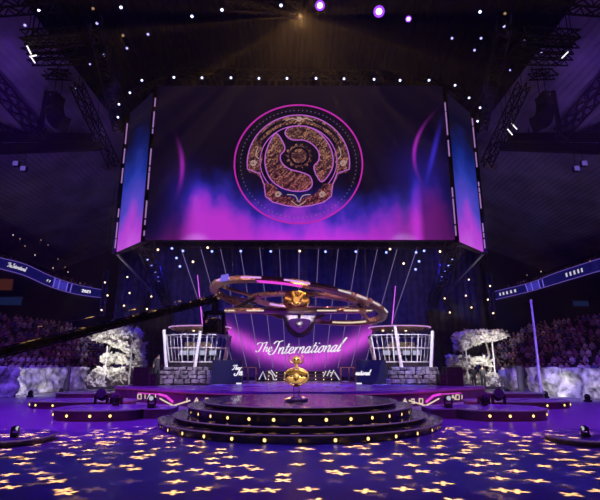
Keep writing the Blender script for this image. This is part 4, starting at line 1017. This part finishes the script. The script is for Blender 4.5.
def body(pose, shirt, lean=0.0, hands=0.0):
    # material slots: 0 shirt, 1 trousers, 2 skin, 3 hair
    if pose == 'stand': hz, kn, an = .93, (0, .50), .09
    else: hz = .46
    J = [((0, 0, hz), (.15, .11), 1), ((0, -lean * .3, hz + .22), (.14, .10), 0), ((0, -lean * .7, hz + .44), (.17, .11), 0), ((0, -lean, hz + .58), .06, 2), ((0, -lean - .015, hz + .66), (.07, .08), 2), ((0, -lean - .005, hz + .74), (.08, .095), 3), ((0, -lean, hz + .80), (.06, .07), 3)]
    Ed = [(0, 1), (1, 2), (2, 3), (3, 4), (4, 5), (5, 6)]
    for s in (-1, 1):
        i = len(J)
        J += [((s * .18, -lean * .8, hz + .50), .065, 0), ((s * .25, -lean + .02, hz + .24), .05, 0), ((s * (.24 - .1 * hands), -lean - .16 - .1 * hands, hz + .04 + .25 * hands), .036, 2), ((s * (.22 - .12 * hands), -lean - .23 - .1 * hands, hz + .02 + .32 * hands), .04, 2)]
        Ed += [(2, i), (i, i + 1), (i + 1, i + 2), (i + 2, i + 3)]
        k = len(J)
        if pose == 'stand': J += [((s * .10, 0, hz - .08), .095, 1), ((s * .11, -.03, .50), .07, 1), ((s * .12, .01, .10), .05, 1), ((s * .13, -.13, .045), .045, 3)]
        else: J += [((s * .10, -.06, hz - .02), .095, 1), ((s * .14, -.38, hz + .02), .075, 1), ((s * .14, -.37, .10), .05, 1), ((s * .15, -.48, .045), .045, 3)]
        Ed += [(0, k), (k, k + 1), (k + 1, k + 2), (k + 2, k + 3)]
    return J, Ed
PM = []
for i in range(8):
    J, Ed = body('sit', 0, random.uniform(0, .12), random.choice((0, 0, .5, 1, 1.3)))
    PM.append(skin_mesh('person', J, Ed, [SHIRTS[i % 5], M['jeans'], M['skin'], M['hair']], 1 if i < 6 else 0))
STAND = []
for i in range(2):
    J, Ed = body('stand', 0, .03, .0 if i else .4); STAND.append(skin_mesh('person', J, Ed, [SHIRTS[1 if i else 4], M['jeans'], M['skin'], M['hair']], 2))
def person(me, p, rz, label, group=None):
    o = bpy.data.objects.new('person', me); COL.objects.link(o); o.location = p; o.rotation_euler.z = rz; return tag(o, label, 'person', group)
p = at(157, 381, 30); person(STAND[1], (p.x, 30, DZ), .2, 'person in black standing on the stage left of the stone wall')
p = at(503, 392, 32); person(STAND[0], (p.x, 31.8, 0), -.3, 'person in blue standing in the gap of the right rocky barrier')
for i, px in enumerate((473, 482.5)):
    p = at(px, 388, 36.4); person(STAND[1], (p.x, 36.1, 0), .3 - .7 * i, f'{("outer", "inner")[1 - i]} dark figure standing before the right pale tree', None)
def helper_seated(s_):
    c = at(198 if s_ < 0 else 401.5, 370, 31.0)
    for i, x in enumerate((-.65, .0, .65)):
        o = person(PM[(1, 6, 1)[i]], (c.x + x, 31.62, DZ + 1.228), 0, f'{("first", "second", "third")[i]} player from the left seated at the desk inside the {SIDE[s_]} booth', f'players in the {SIDE[s_]} booth')
        st = thing('stool', f'black stool under the {("first", "second", "third")[i]} player in the {SIDE[s_]} booth', 'stool', (c.x + x, 31.66, DZ + 1.222), f'stools in the {SIDE[s_]} booth')
        MB().lathe([(.02, .30), (.16, .30), (.17, .33), (.15, .345), (.02, .345)], 16).build('seat', M['plastic'], st); MB().tube([(0, 0, .02), (0, 0, .3)], .03, 8).build('stem', M['steel'], st); MB().lathe([(.02, 0), (.16, 0), (.15, .025), (.02, .03)], 16).build('foot', M['steel'], st)
helper_seated(-1); helper_seated(1)

# ------------------------------------------------------------------ stands, crowd, ribbon boards
def stand(s_):
    sd = SIDE[s_]
    A = Vector((s_ * 20.5, 22.0, 0)); d = Vector((s_ * -.17, .985, 0)).normalized(); n = Vector((s_ * d.y * 1.0, -d.x * s_ * s_ if 0 else abs(d.x) , 0)).normalized()
    LEN, R = 27.0, 9
    mb = MB(); prof = [(0.0, 0.002)]
    for k in range(R): prof += [(k * .92, .75 + .52 * k), ((k + 1) * .92, .75 + .52 * k)]
    prof += [(R * .92, .002)]
    mb.loft([[A + d * s + n * a + Vector((0, 0, z)) for a, z in prof] for s in (0, LEN)])
    o = struct(mb.build('grandstand', M['concrete'])); 
    seats = []
    for k in range(R):
        m = int(LEN / .63)
        for i in range(m):
            if random.random() < .2: continue
            p = A + d * (.3 + .63 * i + random.uniform(-.03, .03)) + n * (k * .92 + .66) + Vector((0, 0, .75 + .52 * k + .003))
            q = p + Vector((0, 0, 1.0)); v = q - Vector((0, 0, EYE)); b = CT * v.y + ST * v.z; px = 300 + F * v.x / b; py = 250 - F * (-ST * v.y + CT * v.z) / b
            if -4 < px < 604: seats.append((v.length - k * 1.2, p, px, py))
    seats.sort(key=lambda q: q[0])
    face = math.atan2(-n.y, -n.x) + PI / 2
    one, rest = seats[:150], seats[150:]
    for _, p, px, py in one:
        person(PM[random.randrange(6)], p, face + random.uniform(-.25, .25), f'spectator sitting in the dim crowd behind the {sd} rocky barriers', f'spectators in the {sd} lower stand')
    bm = bmesh.new(); 
    for _, p, px, py in rest:
        me = PM[random.randrange(8)]; k0 = len(bm.verts); b2 = me.copy(); b2.transform(Matrix.Translation(p) @ Matrix.Rotation(face + random.uniform(-.5, .5), 4, 'Z'))
        off = random.randrange(5)
        for f in b2.polygons:
            if f.material_index == 0: f.material_index = 4 + off
        bm.from_mesh(b2); bpy.data.meshes.remove(b2)
    me = bpy.data.meshes.new('crowd'); bm.to_mesh(me); bm.free()
    for m in [SHIRTS[0], M['jeans'], M['skin'], M['hair']] + SHIRTS: me.materials.append(m)
    o = bpy.data.objects.new('crowd', me); COL.objects.link(o); tag(o, f'distant dim crowd filling the far rows of the {sd} lower stand', 'crowd', None, 'stuff')
    # balcony: ribbon board, floor slab, upper tier
    if s_ < 0: top = [(-30, 250.5), (0, 258), (25, 264.5), (50, 276), (75, 284.5), (102, 290)]; bot = [(-30, 259), (0, 268), (25, 275), (50, 286), (75, 293.5), (102, 297.6)]
    else: top = [(630, 250), (600, 259), (590, 262), (555, 273.5), (530, 283), (495, 291.6)]; bot = [(630, 259), (600, 270), (590, 273), (555, 283.5), (530, 291), (495, 299.4)]
    X0 = 22.6
    def rp(px, py, k):
        dd = ray(px, py); Y = 31.5 + 19.0 * k; return at(px, py, Y)
    T = cr(top, 5); B = cr(bot, 5); pts = []
    for i, (a, b) in enumerate(zip(T, B)):
        k = i / (len(T) - 1); pa = rp(*a, k); pb = rp(*b, k); pts.append((pa, Vector((pa.x, pa.y, pb.z))))
    r = thing('ribbon_board', f'long navy ribbon display curving along the {sd} balcony front', 'display', tuple(pts[0][1]))
    out = Vector((s_, 0, 0))
    MB().loft([[b, a, a + out * .12, b + out * .12] for a, b in pts]).build('display', G['board'], r, world=True)
    MB().tube([a - out * .03 + Vector((0, 0, .02)) for a, b in pts], .035, 6).build('edge_light', G['boardline'], r, world=True); MB().tube([b - out * .03 - Vector((0, 0, .02)) for a, b in pts], .04, 6).build('edge_light', G['boardline'], r, world=True)
    def rb(k, f, lift=.02):             # a point on the board's face
        i = min(len(pts) - 2, int(k * (len(pts) - 1))); t = k * (len(pts) - 1) - i
        a = pts[i][0].lerp(pts[i + 1][0], t); b = pts[i][1].lerp(pts[i + 1][1], t); return b.lerp(a, f) - out * lift - Vector((0, lift, 0))
    ks = (.632, .672, .736, .768) if s_ < 0 else (.817, .784, .728, .696)
    for k in ks: MB().tube([rb(k, .04, .03), rb(k + .008, .96, .03)], .05, 6).build('bright_bar', G['boardhot'], r, world=True)
    k0, k1 = sorted((ks[0], ks[2])); mb = MB(); mb.loft([[rb(k0 + (k1 - k0) * i / 6, f, l) for f, l in ((.1, .005), (.9, .005), (.9, .02), (.1, .02))] for i in range(7)]); mb.build('bright_panel', glow('ribbon_mid' + sd, (.05, .04, .45), .8), r, world=True)
    if s_ < 0:
        ln_ = text_len('The International'); lettering(r, 'The International', 0, 0, 1, lambda x, y, d: rb(.262 + .148 * x / ln_, .36 + .20 * y, .03 + d), wt=.3, m=G['dimletters'])
        lettering(r, '2021', 0, 0, 1, lambda x, y, d: rb(.85 + .055 * x / 3.6, .34 + .15 * y, .03 + d), wt=.34, slant=0, m=G['letters'])
        mb = MB()
        for i in range(2): mb.tube([rb(.58 + .018 * i, .38, .03), rb(.588 + .018 * i, .58, .03)], .05, 5)
        mb.build('symbols', G['dimletters'], r, world=True)
    else:
        for k in (.497, .92):
            mb = MB()
            for i in range(5): mb.loft([[rb(k + .02 * i - .04 + dx, f, l) for dx, f in ((-.004, .32), (.004, .32), (.006, .66), (-.002, .7))] for l in (.02, .05)])
            mb.build('symbols', G['dimletters'], r, world=True)
    mb = MB(); mb.loft([[b + out * .15 - Vector((0, 0, .3)), b + out * .15, Vector((s_ * 31.3, a.y, b.z)), Vector((s_ * 31.3, a.y, b.z - .3))] for a, b in pts]); struct(mb.build('trim_1' if s_ < 0 else 'trim_2', M['dark']))
    mb = MB(); rows = 9; sts = []
    for a, b in pts:
        col = [Vector((a.x + s_ * .5, a.y, b.z + .002))]; W = (31.2 - abs(a.x) - .5) / rows
        for k in range(rows): col += [Vector((a.x + s_ * (.5 + k * W), a.y, b.z + .25 + .28 * k)), Vector((a.x + s_ * (.5 + (k + 1) * W), a.y, b.z + .25 + .28 * k))]
        col += [Vector((s_ * 31.2, a.y, b.z + .002))]; sts.append(col)
    mb.loft(sts); struct(mb.build('upper_grandstand', M['concrete']))
    bm = bmesh.new()
    for q in range(240):
        i = random.randrange(len(sts) - 1); t = random.random(); k = random.randrange(rows)
        p = sts[i][1 + 2 * k].lerp(sts[i + 1][1 + 2 * k], t).lerp(sts[i][2 + 2 * k].lerp(sts[i + 1][2 + 2 * k], t), .6) + Vector((0, 0, .004))
        b2 = PM[6 + q % 2].copy(); b2.transform(Matrix.Translation(p) @ Matrix.Rotation(face + random.uniform(-.5, .5), 4, 'Z')); off = random.randrange(5)
        for f in b2.polygons:
            if f.material_index == 0: f.material_index = 4 + off
        bm.from_mesh(b2); bpy.data.meshes.remove(b2)
    me = bpy.data.meshes.new('crowd'); bm.to_mesh(me); bm.free()
    for m in [SHIRTS[0], M['jeans'], M['skin'], M['hair']] + SHIRTS: me.materials.append(m)
    o = bpy.data.objects.new('crowd', me); COL.objects.link(o); tag(o, f'dark crowd in the upper stand above the {sd} ribbon display', 'crowd', None, 'stuff')
    # aisle lamps among the upper seats
    LP = [(13, 235), (20, 239), (25, 246), (35, 255), (41, 240), (48, 245), (53, 268), (58, 259), (65, 267), (68, 272), (80, 283), (14, 225 - 62), (33, 201), (52, 212)] if s_ < 0 else [(541, 271.5), (527, 275), (590, 261), (566, 174), (541, 215), (580, 191)]
    LP = [q for q in LP if q[1] > 222]
    for i, (px, py) in enumerate(LP):
        kk = (px / 102) if s_ < 0 else (600 - px) / 105; p = at(px, py, 33 + 15 * kk)
        r = thing('aisle_lamp', f'{ORD[i + 1]} faint warm aisle lamp among the upper {sd} seats, nearest first' if s_ < 0 else f'{ORD[i + 1]} faint warm lamp over the {sd} ribbon display', 'lamp', p, f'faint lamps in the upper {sd} stand')
        MB().lathe([(.01, .05), (.035, .035), (.05, 0), (.035, -.035), (.01, -.05)], 12).build('bulb', G['faint'] if i % 3 else G['warmbar'], r, smooth=True)
        MB().tube([(0, .03, -.05), (0, .03, -.8)], .02, 5).build('post', M['black'], r)
    for i, (a, b, c, e, k) in enumerate(((0, 13, 279, 290, 'suite_o'), (0, 22, 297, 305, 'suite_b')) if s_ < 0 else ((574, 588, 301, 306, 'suite_b'),)):
        Y = 35; p, q = at(a - 3 if s_ < 0 else a, e, Y), at(b, c, Y)
        r = thing('suite_window', f'{("dim orange", "dim blue")[k == "suite_b"]} lit suite window under the {sd} balcony', 'window', ((p.x + q.x) / 2, Y, p.z))
        MB().box(((p.x + q.x) / 2, Y + .1, (p.z + q.z) / 2), (q.x - p.x + .15, .1, q.z - p.z + .15)).build('frame', M['black'], r, world=True)
        MB().box(((p.x + q.x) / 2, Y + .03, (p.z + q.z) / 2), (q.x - p.x, .05, q.z - p.z)).build('pane', G[k], r, world=True)
        for x in (p.x, q.x): MB().bar((x, Y + .12, q.z), (x, Y + .12, q.z + .2), .06).build('hanging_bracket', M['black'], r, world=True)
stand(-1); stand(1)
# thin pale slanting pole by the right barrier
a, b = at(531, 300, 29.2), at(540.5, 385, 27.0); b = b + (b - a) * ((.002 - b.z) / (b.z - a.z))
o = MB().tube([b, a], .07, 10).build('slanting_pole', M['white']); tag(o, 'thin pale slanting pole rising behind the right rocky barrier', 'pole')

# ------------------------------------------------------------------ light
VIO, BLU, MAG, WHT = (.17, .006, 1), (.028, .022, 1), (1, .06, .75), (1, .95, .95)
def gobo(p, target, power, cone, scale, col=(1, .52, .14), seed=0.0, star=.19):
    o = lamp('pattern_beam', p, target, col, power, cone, .15, .01); d = o.data; d.use_nodes = True; nt = d.node_tree
    em_ = next(n for n in nt.nodes if n.type == 'EMISSION')
    x, y, z = xyz(nt, coord(nt, 'Normal'))
    k = z.f('ABSOLUTE'); x, y = x / k * scale + seed, y / k * scale + seed * .37
    v = nt.nodes.new('ShaderNodeTexVoronoi'); v.voronoi_dimensions = '2D'; v.inputs['Scale'].default_value = 1; v.inputs['Randomness'].default_value = .9
    nt.links.new(vec(nt, x, y).k, v.inputs['Vector'])
    cx, cy, _ = xyz(nt, X(nt, v.outputs['Position'])); rnd, rnd2, _ = xyz(nt, X(nt, v.outputs['Color']))
    dx, dy = (x - cx) * .84, (y - cy) * 1.14; dist = (dx * dx + dy * dy) ** .5; ang = dy.f('ARCTAN2', dx) + rnd * 6.28
    pet = (ang * 2.0).f('COSINE').f('ABSOLUTE'); edge = pet ** 2.0 * star + .08
    m = ((edge - dist) / .09).clamp() * rnd2.f('GREATER_THAN', .14)
    nt.links.new((m * 1.0).k, em_.inputs['Strength'])
    return o
SC.world = bpy.data.worlds.new('World'); W = SC.world; W.use_nodes = True; nt = W.node_tree
bg = next(n for n in nt.nodes if n.type == 'BACKGROUND'); bg.inputs[0].default_value = (.25, .12, 1, 1); bg.inputs[1].default_value = .004
vs = nt.nodes.new('ShaderNodeVolumeScatter'); vs.inputs['Color'].default_value = (.9, .9, 1, 1); vs.inputs['Density'].default_value = .0006; vs.inputs['Anisotropy'].default_value = .25
nt.links.new(vs.outputs[0], next(n for n in nt.nodes if n.type == 'OUTPUT_WORLD').inputs['Volume'])

# floor wash
lamp('wash', (-11, 15, 14), (-8.5, 18, 0), VIO, 15000, 70, .8, .3); lamp('wash', (11, 15, 14), (8.5, 18, 0), VIO, 11500, 70, .8, .3)
lamp('wash', (0, 6, 15), (0, 9.5, 0), (.05, .006, 1), 2800, 80, .9, .3)
lamp('wash', (0, 25.6, 8.3), (0, 26.5, .7), (.16, .03, 1), 3000, 105, .8, .3)
lamp('wash', (2, 8, 14), (0, 15, .5), (.10, .02, 1), 2500, 45, .8, .3)
# pattern beams
for p, t, pw, cn, sd_ in ((gobo_pos[2], (0, 8.0, 0), 125000, 60, 3.1), (gobo_pos[1], (-5.5, 9.0, 0), 9000, 30, 11.7), (gobo_pos[3], (5.5, 9.0, 0), 9000, 30, 23.3)):
    gobo(p - Vector((0, .1, .12)), t, pw, cn, 29, seed=sd_)
# barriers, trees, crowd
for i, (px, py, sd, tx, ty) in enumerate(UP):
    g = gp(px, py); g = g + (Vector((tx, ty, 0)) - g).normalized() * .2; g.z = .3; lamp('uplight', g, (tx, ty, .9), WHT, (170, 80, 170, 70, 170)[i], 115, .6, .08)
for s_, x in ((-1, -15.5), (1, 15.0)):
    lamp('tree_key', (s_ * 12.5, 31, .4), (s_ * 15.2, 38, 2.9), (1, .96, .86), 1800, 30, .5, .1)
    lamp('tree_key', (s_ * 11, 26, 11), (s_ * 15.0, 38, 1.2), (.95, .92, 1), 5500, 20, .5, .1)
    lamp('crowd_wash', (s_ * 8, 30, 15), (s_ * 22, 38, 3), (.5, .10, .9), 1200, 50, .7, .3)
    lamp('barrier_wash', (s_ * 8, 18, 14), (s_ * 15.6, 28.5, 1), (.20, .08, 1), 11000, 40, .7, .2)
    lamp('roof_wash', (s_ * 13, 22, 9), (s_ * 19, 27, 18.5), (.36, .20, .9), 480, 66, .9, .3)
    lamp('truss_fill', (s_ * 9, 6, 6), (s_ * 13, 21, 17), (.4, .22, .9), 900, 42, .8, .3)  # truss_fill is an added lamp that brightens the roof trusses
    lamp('booth_light', (s_ * 6.2, 30.2, 4.0 - .1), (s_ * 6.2, 31.2, 1.6), (.95, .9, 1), 420, 150, .8, .1)
    lamp('booth_front', (s_ * 4.5, 19, 9), (s_ * 6.6, 29, 2.2), (.85, .8, 1), 7500, 34, .6, .1)
    lamp('fascia', (s_ * 6, 17, 1.6), (s_ * 7.5, 23.6, .4), MAG, 420, 60, .7, .1)
    lamp('riser_light', (s_ * 8, 6, 8), (s_ * 8, 19, .2), (1, .2, .45), 900, 40, .7, .2)
    lamp('back_beam', (s_ * 9, 30, 9), (s_ * 12, 50, 5), BLU, 7500, 70, .8, .2)
    lamp('ring_light', (s_ * 7, 18, 6.5), (s_ * 2.5, 25, 5.2), (1, .58, .58), 4200, 45, .6, .1)
lamp('back_beam', (0, 34, 9.5), (0, 50, 6), BLU, 6000, 80, .8, .2)
lamp('ring_glow', (0, 22.6, 3.4), (0, 24.5, 5.8), (1, .15, .55), 70, 110, .7, .1)
lamp('shield_key', (.5, 15, 2.6), (0, 22.6, 4.3), (.95, .8, 1), 1500, 12, .5, .05)  # added lamp in open air that brightens the pale shield
lamp('dome_key', (0, 16, 5.4), (0, 23.5, 5.6), (1, .6, .25), 5200, 11, .5, .05)
lamp('trophy_key', (1.5, 7, 7), (0, 14.6, 1.8), (1, .84, .6), 6500, 7, .5, .05)
lamp('steps_front', (0, 26, 8), (0, 33, 1), (.5, .25, 1), 900, 30, .6, .1)
# narrow blue beams in the haze from the rig
for i, p in enumerate(rim_pts[1:17]):
    lamp('rim_beam', p + Vector((0, -.12, -.1)), (p.x * .75, 14, 6.0), (.07, .07, 1), 1500, 11, .6, .03)
for px, py in BLUE[2:10]:
    p = at(px, py, 27.4); lamp('under_beam', p, (p.x * .8, 26.5, 0), (.045, .05, 1), 6500, 14, .6, .03)

SC.view_settings.view_transform = 'Standard'; SC.view_settings.look = 'None'; SC.view_settings.gamma = 1; SC.view_settings.exposure = 0; SC.view_settings.use_curve_mapping = False
cy = SC.cycles; cy.use_denoising = True; cy.max_bounces = 6; cy.diffuse_bounces = 2; cy.glossy_bounces = 3; cy.transmission_bounces = 6; cy.volume_bounces = 0; cy.transparent_max_bounces = 8; cy.sample_clamp_indirect = 4; cy.caustics_reflective = False; cy.caustics_refractive = False
for o in bpy.data.objects:
    if '_at' in o: del o['_at']
